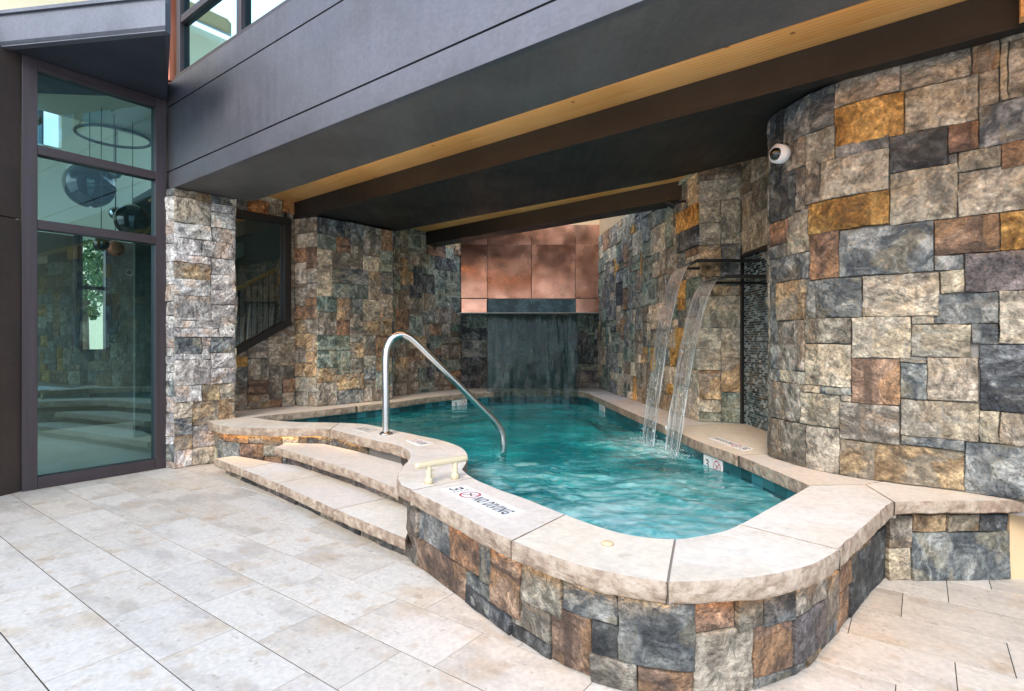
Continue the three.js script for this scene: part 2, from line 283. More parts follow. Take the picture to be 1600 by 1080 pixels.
let stoneSeed = 1;
function lay(parent, path, rects, o = {}) { for (const r of rects) mesh('stone', stoneGeo(path, r, o, 77 + 131 * stoneSeed++), stoneMat[r.k], parent); }
function core(parent, path, h0, h1, d = -0.02, mat = mortar, name = 'wall_core', thick = 0.12) { // the body behind the blocks
  const a = path.offset(d), b = path.offset(d - thick); return mesh(name, prism([...a, ...b.reverse()], h0, h1), mat, parent);
}
function slab(outline, y1, th, rough, seed, matTop, name, parent, o = {}) { // a cut slab; rough(i) tells which outline points have a chiselled edge
  let pts = outline.map((p, i) => ({ p, r: rough(i) }));
  let area = 0; for (let i = 0; i < pts.length; i++) { const a = pts[i].p, b = pts[(i + 1) % pts.length].p; area += a[0] * b[1] - b[0] * a[1]; }
  if (area < 0) pts.reverse();
  const res = []; for (let i = 0; i < pts.length; i++) { const a = pts[i], b = pts[(i + 1) % pts.length], L = len(sub(b.p, a.p)), r = a.r && b.r; const n = Math.max(1, Math.ceil(L / (r ? 0.018 : 0.12))); for (let k = 0; k < n; k++) res.push({ p: lerp(a.p, b.p, k / n), r }); }
  const N = res.length; res.forEach((q, i) => { const a = res[(i + N - 1) % N].p, b = res[(i + 1) % N].p, d = unit(sub(b, a)); q.n = [d[1], -d[0]]; q.r2 = q.r && res[(i + N - 1) % N].r; });
  const rings = [[0, 0.008], [0.006, 0.003], [th * 0.25, 0], [th * 0.45, 0], [th * 0.65, 0.001], [th * 0.82, 0.002], [th - 0.006, 0.004], [th, 0.012]], NR = 8;
  const pos = [], uv = [], idx = []; let s = 0; const off = [seed * 3.17 % 5, seed * 1.93 % 5], edge0 = [], edge5 = [];
  for (let i = 0; i <= N; i++) {
    const q = res[i % N]; if (i) s += len(sub(q.p, res[i - 1].p));
    rings.forEach(([y, inset], k) => {
      const na = q.r2 ? (o.rough ?? 0.0065) : 0.0012, rn = ((fbm(s * 8, y * 20, 0, seed * 7 + 1, 4, 0.6) - 0.5) * 2.2 + (ridged(s * 9 + y * 14, y * 22, 0, seed * 3 + 5, 3) - 0.6) * 1.5) * na + (vn(s * 2.2, 1.1, 0, seed) - 0.5) * na * 1.2;
      const d = -inset * (q.r2 ? 1 : 0.3) - (q.r2 ? 0.004 : 0.0025) + rn * (k === 0 ? 0.8 : 1), p = add(q.p, q.n, d), yy = y1 - y + (k === 0 ? 0 : q.r2 ? (fbm(s * 7, k * 3.1, 0, seed * 5 + 2, 2) - 0.5) * 0.010 * (k === NR - 1 ? 1.6 : 0.6) : 0);
      pos.push(p[0], yy, -p[1]); uv.push(s / 0.8 + off[0], y / 0.8 + off[1]); if (i < N) { if (k === 0) edge0.push([p[0], p[1]]); if (k === NR - 1) edge5.push([p[0], p[1], yy]); }
    });
  }
  for (let i = 0; i < N; i++) for (let k = 0; k < NR - 1; k++) { const a = i * NR + k, b = a + NR; idx.push(a, a + 1, b, b, a + 1, b + 1); }
  const side = new THREE.BufferGeometry(); side.setAttribute('position', new THREE.Float32BufferAttribute(pos, 3)); side.setAttribute('uv', new THREE.Float32BufferAttribute(uv, 2)); side.setIndex(idx); side.computeVertexNormals();
  const cap = (ring, y, up) => { const c = ring.map((p) => new THREE.Vector2(p[0], p[1])), f = THREE.ShapeUtils.triangulateShape(c, []), g = new THREE.BufferGeometry(); const rot = (seed % 3) * 0.7; g.setAttribute('position', new THREE.Float32BufferAttribute(ring.flatMap((p) => [p[0], y, -p[1]]), 3)); g.setAttribute('uv', new THREE.Float32BufferAttribute(ring.flatMap((p) => [(p[0] * Math.cos(rot) - p[1] * Math.sin(rot)) / 1.3 + off[0], (p[0] * Math.sin(rot) + p[1] * Math.cos(rot)) / 1.3 + off[1]]), 2)); g.setIndex(f.flatMap((t) => up ? t : [t[0], t[2], t[1]])); g.setAttribute('normal', new THREE.Float32BufferAttribute(ring.flatMap(() => [0, up ? 1 : -1, 0]), 3)); return g; };
  const g = merge([cap(edge0, y1, true), side, cap(edge5, y1 - th, false)], true);
  return mesh(name, g, [matTop, o.side ?? chisel, o.side ?? chisel], parent);
}

// ---------------------------------------------------------------- plan of the place, read from the photo
const HC = 0.48, HW = 0.295, T = 0.086; // coping top, water, coping thickness
const C = (l) => l.map(([x, y]) => P(x, y, HC));
const outA = smooth(C([[320, 655], [331, 662], [356, 667], [400, 669], [450, 670], [500, 670], [515, 671.5], [546, 679], [586, 689], [617, 696], [634, 703], [638.5, 710], [635.6, 720], [629, 727], [621, 739], [618.5, 749], [623, 757], [641, 767]]), 0.03);
const outB = smooth(C([[641, 767], [711, 803], [780, 838], [799, 846], [842, 864], [902, 884], [949, 896], [1005, 906], [1046, 910.5], [1080, 912], [1132, 908], [1195, 901], [1248, 890], [1284, 878], [1313, 860], [1332, 843], [1363, 816], [1398, 785]]), 0.03);
const inA = smooth(C([[395, 652], [419, 656], [462, 659.3], [500, 660], [527, 660.6], [567, 662.5], [586, 665.5], [624, 674], [652, 680], [684, 686.5], [712, 695], [726, 703], [731, 711.5], [729, 723], [722.5, 734]]), 0.03);
const inB = smooth(C([[722.5, 734], [739.5, 747], [777, 763.5], [823, 780], [881, 803], [949, 827], [986, 836], [1024, 841], [1058, 842], [1096, 837], [1132, 829], [1156, 819], [1192, 799.5], [1228.5, 779.5], [1265, 759]]), 0.03);
const inC = smooth(C([[1265, 759], [1192, 728], [1154, 712.5], [1091, 690], [1042, 667.5], [993, 647.5], [925, 617.5]]), 0.05);
const inD = smooth(C([[925, 617.5], [912, 613], [880, 611.5], [800, 611.5], [740, 614.5], [680, 620], [612, 629], [560, 634.5], [497, 641.5], [430, 648], [395, 652]]), 0.05);
const innerLoop = [...inA, ...inB.slice(1), ...inC.slice(1), ...inD.slice(1, -1)];
const near = (curve, px) => { const q = P(px[0], px[1], HC); let b = 0; curve.forEach((p, i) => { if (len(sub(p, q)) < len(sub(curve[b], q))) b = i; }); return b; };
const cut = (curve, a, b) => curve.slice(near(curve, a), near(curve, b) + 1);

// walls in plan
const glassA = [-4.432, 5.092], glassB = [-3.765, 6.01];
const eG = unit(sub(glassB, glassA)), mG = [-eG[1], eG[0]]; // along the glass, and away from the camera behind it
const pilL = [-3.745, 5.99], pilC = [-3.60, 5.925], pilR = [-3.18, 6.385];
const D = unit([0.786, -0.618]), N2 = [0.618, 0.786]; // along the bridge, and under it away from the camera
const HB = 3.0; // underside of the bridge
const fasL = P(257, 299, HB), fasDir = unit(sub(P(1017, 0, HB), P(272, 295, HB)));
const fasR = add(fasL, fasDir, 8.6);

// ---------------------------------------------------------------- the setting: ground
{
  const sh = new THREE.Shape([[-30, -24], [30, -24], [30, 30], [-30, 30]].map((p) => new THREE.Vector2(...p)));
  sh.holes.push(new THREE.Path(innerLoop.map((p) => new THREE.Vector2(p[0], p[1]))));
  const g = new THREE.ShapeGeometry(sh); g.rotateX(-Math.PI / 2); g.translate(0, -0.006, 0);
  struct('courtyard_ground', g.translate(0, -0.024, 0), std({ color: new THREE.Color().setRGB(0.52, 0.50, 0.47), roughness: 0.8 }), 'pale paved ground of the courtyard', 'ground');
  const bed = new THREE.Shape([[-5.4, 0.2], [5.4, 0.2], [5.4, 11.8], [-5.4, 11.8]].map((p) => new THREE.Vector2(...p))); bed.holes.push(new THREE.Path(innerLoop.map((p) => new THREE.Vector2(p[0], p[1]))));
  const bg = new THREE.ShapeGeometry(bed); bg.rotateX(-Math.PI / 2); bg.translate(0, -0.004, 0);
  const floor = struct('courtyard_floor', bg, grout, 'pale limestone tile paving round the raised pool', 'paving');
  // tiles in rows along the bridge direction, each row shifted by a third
  const A = [0.805, -0.593], B = [0.593, 0.805], TL = 0.583, TW = 0.333, list = [], R = rng(5);
  const outline = new Path([...outA, ...outB.slice(1)], -1, true).offset(-0.16);
  const inside = (p) => { const poly = [...outline.map((q) => q), [5, 3.2], [5, 12], [-3, 12]]; let c = false; for (let i = 0, j = poly.length - 1; i < poly.length; j = i++) if ((poly[i][1] > p[1]) !== (poly[j][1] > p[1]) && p[0] < (poly[j][0] - poly[i][0]) * (p[1] - poly[i][1]) / (poly[j][1] - poly[i][1]) + poly[i][0]) c = !c; return c; };
  for (let k = -14; k < 22; k++) { const n0 = 0.671 + TW * k, off = -3.386 + 0.1945 * k; for (let j = -16; j < 26; j++) {
    const t0 = off + TL * j, c = add(add([0, 0], A, t0 + TL / 2), B, n0 + TW / 2);
    if (c[1] < 1.0 || c[0] < -5.2 || c[0] > 4.6 || c[1] > 6.6) continue;
    const x = CX + FOC * c[0] / c[1], y = CY + FOC * EYE / c[1]; if (x < -260 || x > 1860 || y > 1330) continue;
    if (c[0] * mG[0] + c[1] * mG[1] > glassA[0] * mG[0] + glassA[1] * mG[1] + 0.25) continue;
    const corners = [[0, 0], [1, 0], [0, 1], [1, 1]].map(([a, b]) => add(add([0, 0], A, t0 + TL * a), B, n0 + TW * b));
    if (inside(c) && corners.every(inside)) continue;
    list.push([c, c[1]]);
  } }
  const geos = [0, 1, 2, 3, 4, 5, 6, 7].map((v) => { const g2 = new THREE.BoxGeometry(TL - 0.004, 0.02, TW - 0.007); planarUV(g2, 1 / 1.15); const u = g2.attributes.uv, a = R() * 4, b = R() * 4; for (let i = 0; i < u.count; i++) u.setXY(i, u.getX(i) + a, u.getY(i) + b); g2.rotateY(Math.atan2(A[1], A[0])); return g2; });
  for (const [c] of list) { const m = mesh('paving_tile', geos[Math.floor(R() * 8)], tileMats[Math.floor(R() * 12)], floor); m.position.set(c[0], -0.0105 + R() * 0.0012, -c[1]); }
}

// ---------------------------------------------------------------- pool shell, water
const inPath = new Path([...innerLoop, innerLoop[0]], 1, false);
{
  const basin = thing('pool_basin', 'plastered pool basin lined with dark teal waterline tiles', 'pool');
  const plasterTeal = std({ color: new THREE.Color().setRGB(0.22, 0.58, 0.58), roughness: 0.8 });
  const loop = [...innerLoop, innerLoop[0]];
  let sgn = 0; for (let i = 0; i < loop.length - 1; i++) sgn += loop[i][0] * loop[i + 1][1] - loop[i + 1][0] * loop[i][1];
  const wp = new Path(loop, sgn > 0 ? -1 : 1, true); // outside = away from the water
  const shell = (name, d0, d1, y0, y1, mat) => { const a = wp.offset(d0), b = wp.offset(d1), sh = new THREE.Shape(b.map((p) => new THREE.Vector2(...p))); sh.holes.push(new THREE.Path(a.map((p) => new THREE.Vector2(...p)))); const g = new THREE.ExtrudeGeometry(sh, { depth: y1 - y0, bevelEnabled: false }); g.rotateX(-Math.PI / 2); g.translate(0, y0, 0); return mesh(name, g, mat, basin); };
  shell('basin_wall', 0.045, 0.12, -0.75, HC - T - 0.004, plasterTeal);
  const fl = new THREE.ShapeGeometry(new THREE.Shape(wp.offset(0.10).map((p) => new THREE.Vector2(...p)))); fl.rotateX(-Math.PI / 2); fl.translate(0, -0.75, 0); mesh('basin_floor', fl, plasterTeal, basin);
  // waterline tiles
  const R = rng(88), cols = [0x1f4c52, 0x2a6068, 0x173b42, 0x33707a, 0x24454a].map((c) => phys({ color: c, roughness: 0.18, clearcoat: 0.5 }));
  const tp = new Path(wp.offset(0.045), wp.side, false);
  // only stretches that face the camera's side are tiled piece by piece
  for (let s = 0.0; s < tp.L - 0.15; s += 0.152) {
    const q = tp.at(s + 0.075); const facing = q.n[0] * q.p[0] + q.n[1] * q.p[1] > 0; if (!facing) continue;
    const x = CX + FOC * q.p[0] / q.p[1], y = CY + FOC * (EYE - 0.36) / q.p[1];
    for (let k = 0; k < 2; k++) {
      const a = tp.at(s + 0.002), b = tp.at(s + 0.15), pa = add(a.p, a.n, -0.008), pb = add(b.p, b.n, -0.008), y0 = HC - T - 0.008 - 0.072 * (k + 1);
      const g = bar([pa[0], y0 + 0.035, -pa[1]], [pb[0], y0 + 0.035, -pb[1]], 0.014, 0.069, 0.002); mesh('waterline_tile', g, cols[Math.floor(R() * 5)], basin);
    }
  }
}
{ // water surface: bubbling spa water, milky with air
  const pts = new Path([...innerLoop, innerLoop[0]]); let sgn = 0; for (let i = 0; i < innerLoop.length; i++) { const a = innerLoop[i], b = innerLoop[(i + 1) % innerLoop.length]; sgn += a[0] * b[1] - b[0] * a[1]; }
  const poly = new Path([...innerLoop, innerLoop[0]], sgn > 0 ? -1 : 1, true).offset(0.075);
  const inside = (x, y) => { let c = false; for (let i = 0, j = poly.length - 1; i < poly.length; j = i++) if ((poly[i][1] > y) !== (poly[j][1] > y) && x < (poly[j][0] - poly[i][0]) * (y - poly[i][1]) / (poly[j][1] - poly[i][1]) + poly[i][0]) c = !c; return c; };
  const x0 = Math.min(...poly.map((p) => p[0])), x1 = Math.max(...poly.map((p) => p[0])), z0 = Math.min(...poly.map((p) => p[1])), z1 = Math.max(...poly.map((p) => p[1]));
  const falls = [[1.40, 5.85, 0.45], [1.46, 5.25, 0.45]];
  const churn = (x, z) => { let t = 0.25 + 0.75 * sm(5.6, 3.9, z + 0.25 * x) ; t *= 0.75 + 0.5 * fbm(x * 1.1, z * 1.1, 0, 555, 2); for (const [fx, fz, r] of falls) t += 1.5 * Math.exp(-((x - fx) ** 2 + (z - fz) ** 2) / (r * r)); return t; };
  const height = (x, z) => { const c = churn(x, z), wx = fbm(x * 2.1, z * 2.1, 0, 600, 2) * 1.3; return (fbm(x * 3.1 + wx, z * 4.6 + wx, 0, 601, 4, 0.55) - 0.5) * 0.045 * (0.35 + 0.8 * c) + (ridged(x * 9, z * 11, 0, 610, 2) - 0.6) * 0.008 * c; };
  const st = 0.022, nx = Math.ceil((x1 - x0) / st), nz = Math.ceil((z1 - z0) / st), id = new Map(), pos = [], uv = [], idx = [];
  const vert = (i, j) => { const k = j * (nx + 1) + i; if (!id.has(k)) { const x = x0 + i * st, z = z0 + j * st; id.set(k, pos.length / 3); pos.push(x, HW + height(x, z), -z); uv.push((x - x0) / (x1 - x0), (z - z0) / (z1 - z0)); } return id.get(k); };
  for (let j = 0; j < nz; j++) for (let i = 0; i < nx; i++) if (inside(x0 + (i + 0.5) * st, z0 + (j + 0.5) * st)) { const a = vert(i, j), b = vert(i + 1, j), c = vert(i, j + 1), d = vert(i + 1, j + 1); idx.push(a, b, c, b, d, c); }
  const g = new THREE.BufferGeometry(); g.setAttribute('position', new THREE.Float32BufferAttribute(pos, 3)); g.setAttribute('uv', new THREE.Float32BufferAttribute(uv, 2)); g.setIndex(idx); g.computeVertexNormals();
  const foamAt = (x, z) => { const c = churn(x, z), w = (fbm(x * 1.7, z * 1.7, 0, 620, 3) - 0.5) * 2.4; const str = ridged(x * 1.9 + w * 0.7, z * 5.2 + w, 0, 625, 4), fine = fbm(x * 16 + w, z * 26 + w, 0, 630, 5, 0.65); return 0.85 * Math.min(1, sm(0.46, 0.92, str * 0.5 + fine * 0.5 + (c - 0.5) * 0.16) * (0.25 + 0.75 * Math.min(1.1, c))); };
  const TW = 640, TH = 640;
  const milk = (x, z) => { const w = (fbm(x * 0.9, z * 0.9, 0, 650, 3) - 0.5) * 2; return sm(0.34, 0.72, fbm(x * 1.1 + w, z * 2.6 + w, 0, 655, 4)) * Math.min(1, churn(x, z)); };
  const map = tex(TW, TH, (u, v) => { const x = x0 + u * (x1 - x0), z = z0 + v * (z1 - z0), f = foamAt(x, z), n = fbm(x * 2.2, z * 3.0, 0, 640, 4); const base = mix3(mix3(hex(0x117f87), hex(0x289fa2), sm(0.35, 0.65, n)), hex(0x7fb6bd), milk(x, z) * 0.6); return mix3(base, hex(0xc3dadf), f * 0.8); });
  const tmap = tex(TW / 2, TH / 2, (u, v) => { const x = x0 + u * (x1 - x0), z = z0 + v * (z1 - z0), f = foamAt(x, z), c = churn(x, z); return Math.max(0, (1 - f * 1.2) * (0.9 - 0.35 * Math.min(1, c)) * (1 - 0.7 * milk(x, z))); }, false);
  const mat = phys({ map, transmission: 0.8, transmissionMap: tmap, thickness: 0, roughness: 0.06, ior: 1.36 });
  const w = struct('pool_water', g, mat, 'bubbling teal water filling the pool', 'water');
}
{ // underwater lamps at the far end
  const spots = [[-0.3, 9.66, 0, -1], [0.8, 9.76, 0, -1], [-1.55, 7.85, 0.75, -0.6], [1.30, 8.2, -1, 0]];
  const near2 = (x, z) => x;
  spots.forEach(([x, z, nx, nz], i) => {
    const t = thing('pool_light', ['round underwater lamp in far pool wall below the spillway', 'round underwater lamp in far pool wall beside the right corner', 'round underwater lamp in curved pool wall below the stone block', 'round underwater lamp in pool wall under the tall stone side wall'][i], 'lamp', 'underwater pool lamps');
    const g = new THREE.CylinderGeometry(0.05, 0.05, 0.03, 20); g.rotateX(Math.PI / 2); g.rotateY(Math.atan2(nx, -nz)); g.translate(x, -0.38, -z); mesh('lamp_lens', g, std({ color: 0x3a8f90, emissive: new THREE.Color().setRGB(0.7, 1, 1), emissiveIntensity: 0.03 }), t);
    const gr = new THREE.TorusGeometry(0.056, 0.008, 8, 24); gr.rotateY(Math.atan2(nx, -nz)); gr.translate(x, -0.38, -z); mesh('lamp_ring', gr, std({ color: 0x3a8f90, roughness: 0.6 }), t);
    const L = new THREE.PointLight(new THREE.Color().setRGB(0.70, 1, 0.97), 0.4, 0, 2); L.position.set(x + nx * 0.4, -0.38, -(z + nz * 0.4)); L.castShadow = true; L.shadow.radius = 3; L.name = 'pool_lamp_light'; t.add(L);
  });
}

// ---------------------------------------------------------------- coping, pool wall, steps
const outer = [...outA, ...outB.slice(1)];
const wallPath = (() => { const a = new Path(outer, -1, true).offset(-0.085); a.push(add(a.at(-1), unit(sub(a.at(-1), a.at(-4))), 0.16)); return new Path(a, -1, true); })();
{
  const cop = thing('pool_coping', 'cream stone coping with chiselled edge round the raised pool', 'coping');
  const piece = (o, i, extra, seed, k) => { const pts = [...o, ...extra, ...[...i].reverse()], n = o.length; slab(pts, HC, T, (q) => q < n, seed, copeMats[k], 'coping_stone', cop); };
  piece(cut(outA, [320, 655], [515, 671.5]), cut(inA, [395, 652], [530, 660.6]), [], 11, 0);
  piece(cut(outA, [515, 671.5], [641, 767]), [...cut(inA, [530, 660.6], [722.5, 734]), ...cut(inB, [722.5, 734], [739.5, 747]).slice(1)], [], 12, 2);
  piece(cut(outB, [641, 767], [799, 846]), cut(inB, [739.5, 747], [881, 803]), [], 13, 3);
  piece(cut(outB, [799, 846], [1046, 910.5]), cut(inB, [881, 803], [1058, 842]), [], 14, 1);
  piece(cut(outB, [1046, 910.5], [1313, 860]), cut(inB, [1058, 842], [1156, 819]), [], 15, 0);
  const seam = P(1352, 757, HC);
  piece(cut(outB, [1313, 860], [1398, 785]), cut(inB, [1156, 819], [1265, 759]), [seam], 16, 2);
  // bench seat along the foot of the big wall
  slab([P(1398, 785, HC), P(1500, 783.5, HC), P(1640, 783, HC), [4.3, 3.05], [4.3, 2.5 + 1.2], [2.9, 3.75], seam], HC, T - 0.015, (i) => i < 4, 17, copeMats[0], 'coping_stone', cop);
  for (const [a, b] of [[[515, 671.5], [530, 660.6]], [[641, 767], [739.5, 747]], [[799, 846], [881, 803]], [[1046, 910.5], [1058, 842]], [[1313, 860], [1156, 819]], [[1398, 785], [1352, 757]], [[1265, 759], [1352, 757]]]) { const A = P(...a, HC), B = P(...b, HC), d = unit(sub(B, A)), p = add(A, d, 0.022), q = add(B, d, -0.012); mesh('grout_joint', bar([p[0], HC - 0.049, -p[1]], [q[0], HC - 0.049, -q[1]], 0.03, 0.088), std({ color: 0x8d857b, roughness: 1 }), cop); }
  // right side, far end, left side
  const flat = (pts, seed, k) => slab(pts, HC, T, () => false, seed, copeMats[k], 'coping_stone', cop);
  flat([...cut(inC, [1265, 759], [1150, 712.5]), [2.9, P(1150, 712.5, HC)[1] + 0.35], [2.9, 3.76], seam], 18, 3);
  flat([...cut(inC, [1150, 712.5], [1035, 667.5]), [2.9, P(1035, 667.5, HC)[1] + 0.4], [2.9, P(1150, 712.5, HC)[1] + 0.355]], 19, 1);
  flat([...cut(inC, [1035, 667.5], [925, 617.5]), [2.6, 11.2], [2.9, P(1035, 667.5, HC)[1] + 0.405]], 20, 2);
  flat([...inD.slice(0, near(inD, [740, 614.5]) + 1), [-1.3, 11.2], [2.6, 11.2]], 21, 0);
  flat([...inD.slice(near(inD, [740, 614.5]), near(inD, [560, 634.5]) + 1), [-3.2, 8.6], [-1.3, 11.2]], 22, 1);
  const tip = inD.slice(near(inD, [560, 634.5])), t2 = outA[0];
  flat([...tip, add(t2, [0.02, 0.01]), [-3.25, 6.33], [-3.6, 6.9], [-3.2, 8.6]], 23, 3);

  const wall = thing('pool_wall', 'mixed slate and sandstone block wall under the pool coping', 'pool wall');
  core(wall, wallPath, 0, HC - T - 0.004, -0.02);
  const pw = [[655, 704, 818, 862, 'b'], [627, 655, 792, 852, 'g'], [637, 730, 857, 927, 'r'], [704, 750, 832, 887, 'r'], [750, 767, 850, 912, 'b'], [730, 767, 905, 935, 'b'], [729, 800, 937, 1000, 'k'], [767, 816, 867, 957, 'r'], [816, 880, 895, 950, 'g'], [800, 861, 945, 990, 'g'], [800, 861, 990, 1050, 'k'], [861, 924, 967, 1085, 'r'], [880, 966, 930, 970, 'b'], [924, 966, 975, 1030, 'k'], [966, 1083, 942, 1042, 'b'], [924, 997, 1032, 1090, 'g'], [998, 1083, 1045, 1090, 'r'], [1066, 1149, 945, 986, 'r'], [1084, 1177, 986, 1090, 'l'], [1150, 1192, 940, 984, 'g'], [1192, 1240, 930, 970, 'k'], [1177, 1237, 970, 1046, 'r'], [1237, 1287, 950, 1020, 'p'], [1180, 1260, 1046, 1085, 'b'], [1258, 1288, 1018, 1060, 't'], [1240, 1287, 920, 950, 'g'], [1287, 1352, 905, 1000, 'b'], [1352, 1388, 890, 955, 'r'], [1352, 1402, 842, 890, 'l'], [1388, 1403, 880, 925, 'g']];
  const rects = traced(wallPath, pw); for (const r of rects) { r.h0 = Math.max(r.h0, 0.0); if (r.h0 < 0.05) r.h0 = 0; r.h1 = Math.min(r.h1, HC - T - 0.004); if (r.h1 > HC - T - 0.06) r.h1 = HC - T - 0.004; }
  const cutX = wallPath.hit(1286).s, keep = grow(rects.filter((r) => r.s1 < cutX + 0.03), 0, HC - T - 0.004);
  for (const r of keep) if (r.s1 > cutX - 0.04) r.s1 = cutX;
  lay(wall, wallPath, ashlar(cutX, wallPath.L, 0, HC - T - 0.004, 0.1, 44, 'bgrkgbt', [[2, 2], [3, 2], [2, 4], [3, 3], [4, 2], [2, 1]]), { relief: 0.012, proud: 0.012, cell: 0.03, back: 0.03, tone: 0.62 });
  lay(wall, wallPath, keep, { relief: 0.012, proud: 0.016, cell: 0.026, back: 0.03, tone: 0.62 });
  const sL = wallPath.hit(628).s - 0.02; // the wall by the steps and its left end, coursed blocks
  lay(wall, wallPath, ashlar(0.0, Math.max(0.3, sL - 0.55), 0, HC - T - 0.004, 0.095, 41, 'lggbgrl'), { proud: 0.012, back: 0.03, tone: 0.75 });

  // seat wall under the bench
  const bw = thing('bench_wall', 'recessed slate block wall under the stone bench', 'wall');
  const bp = new Path([P(1388, 907, 0), P(1577, 905, 0)], -1); core(bw, bp, 0, HC - T, -0.03);
  lay(bw, bp, traced(bp, [[1388, 1424, 803, 856, 'g'], [1388, 1424, 856, 908, 'f'], [1424, 1479, 803, 831, 't'], [1479, 1529, 803, 831, 't'], [1529, 1577, 803, 831, 'k'], [1424, 1577, 831, 907, 'b']]).map((r) => ({ ...r, h0: Math.max(0, r.h0) < 0.05 ? 0 : r.h0, h1: Math.min(r.h1, HC - T + 0.01) })), { cell: 0.03, proud: 0.012, tone: 0.8 });
  const ps = P(1578, 905, 0); mesh('bench_support', prism([ps, add(ps, [0.5, 0]), add(ps, [0.5, 0.4]), add(ps, [0, 0.4])], 0, HC - T + 0.012), plaster, bw);
}
{ // two steps
  const S = (l, H) => l.map(([x, y]) => P(x, y, H));
  const lower = thing('pool_step', 'wide lower step of four cream stone treads beside paving', 'step'), H1 = 0.165;
  const fr = smooth(S([[334, 717], [377, 733.5], [430, 755], [520, 796], [634, 844]], H1), 0.04), seams = [377, 430, 520].map((x, i) => { const q = S([[377, 733.5], [430, 755], [520, 796]], H1)[i]; let b = 0; fr.forEach((p, k) => { if (len(sub(p, q)) < len(sub(fr[b], q))) b = k; }); return b; });
  const back = [0.60, 0.46]; const cuts = [0, ...seams, fr.length - 1];
  for (let k = 0; k < 4; k++) { const f = fr.slice(cuts[k], cuts[k + 1] + 1), dep = k === 0 ? [0.2, 0.28] : k === 3 ? [0.14, 0.62] : [0.45, 0.42], d0 = k === 0 ? [0.14, 0.16] : k === 1 ? [0.2, 0.28] : [0.45, 0.42]; slab([...f, add(f.at(-1), k === 3 ? [-0.05, 0.72] : dep), add(f[0], d0)], H1, 0.075, (i) => i < f.length, 31 + k, copeMats[(k + 1) % 4], 'tread', lower, { rough: 0.005 }); }
  const risers = (parent, front, H, d, key, seed, y0) => { const p = new Path(front.map((q) => add(q, [0.75 * d, 0.66 * d])), -1, true); core(parent, p, y0, H, -0.025, mortar, 'riser_core', 0.2); lay(parent, p, ashlar(0.02, p.L - 0.02, y0, H, 0.085, seed, key, [[3, 1], [4, 1], [5, 1], [6, 1]]), { relief: 0.006, proud: 0.008, back: 0.02, tone: 0.55 }); };
  risers(lower, fr, H1 - 0.078, 0.10, 'kkpgk', 51, 0);
  const upper = thing('pool_step', 'narrow upper step tread just below the pool coping', 'step'), H2 = 0.325;
  const f2 = smooth(S([[428, 699], [486, 716], [545, 735], [586, 751], [623, 766]], H2), 0.04);
  slab([...f2, [-0.78, 4.25], [-0.93, 4.70], [-1.5, 5.27], [-1.9, 5.62], [-2.3, 5.66]], H2, 0.075, (i) => i < f2.length, 36, copeMats[3], 'tread', upper, { rough: 0.005 });
  risers(upper, f2, H2 - 0.078, 0.10, 'kgkpr', 52, H1 + 0.004);
}
{ // amber light strip under the coping's outer lip
  const t = thing('light_strip', 'amber light strip glowing under the outer lip of the coping', 'light strip');
  const p = new Path(new Path(outer, -1, true).offset(-0.064), -1, true);
  const glow = std({ color: 0xffc070, emissive: new THREE.Color().setRGB(1.0, 0.50, 0.12), emissiveIntensity: 1.6 });
  const y = HC - T - 0.006;
  const runs = [[0.25, p.hit(560).s], [p.hit(700).s, p.L - 0.15]];
  for (const [a, b] of runs) { const n = Math.max(1, Math.round((b - a) / 0.42)); for (let i = 0; i < n; i++) {
    const s0 = a + (b - a) * i / n, s1 = a + (b - a) * (i + 1) / n - 0.01, q = [0, 0.33, 0.66, 1].map((k) => p.at(s0 + (s1 - s0) * k).p);
    mesh('strip_segment', new THREE.TubeGeometry(new THREE.CatmullRomCurve3(q.map((c) => V(c, y))), 8, 0.004, 6), glow, t);
    const L = new THREE.RectAreaLight(new THREE.Color().setRGB(1, 0.52, 0.16), 10, 0.014, s1 - s0); const m = p.at((s0 + s1) / 2), dir = sub(q[3], q[0]);
    L.position.set(m.p[0], y - 0.006, -m.p[1]); L.rotation.order = 'YXZ'; L.rotation.set(-Math.PI / 2, Math.atan2(dir[0], -dir[1]), 0); L.name = 'strip_light'; t.add(L);
  } }
}

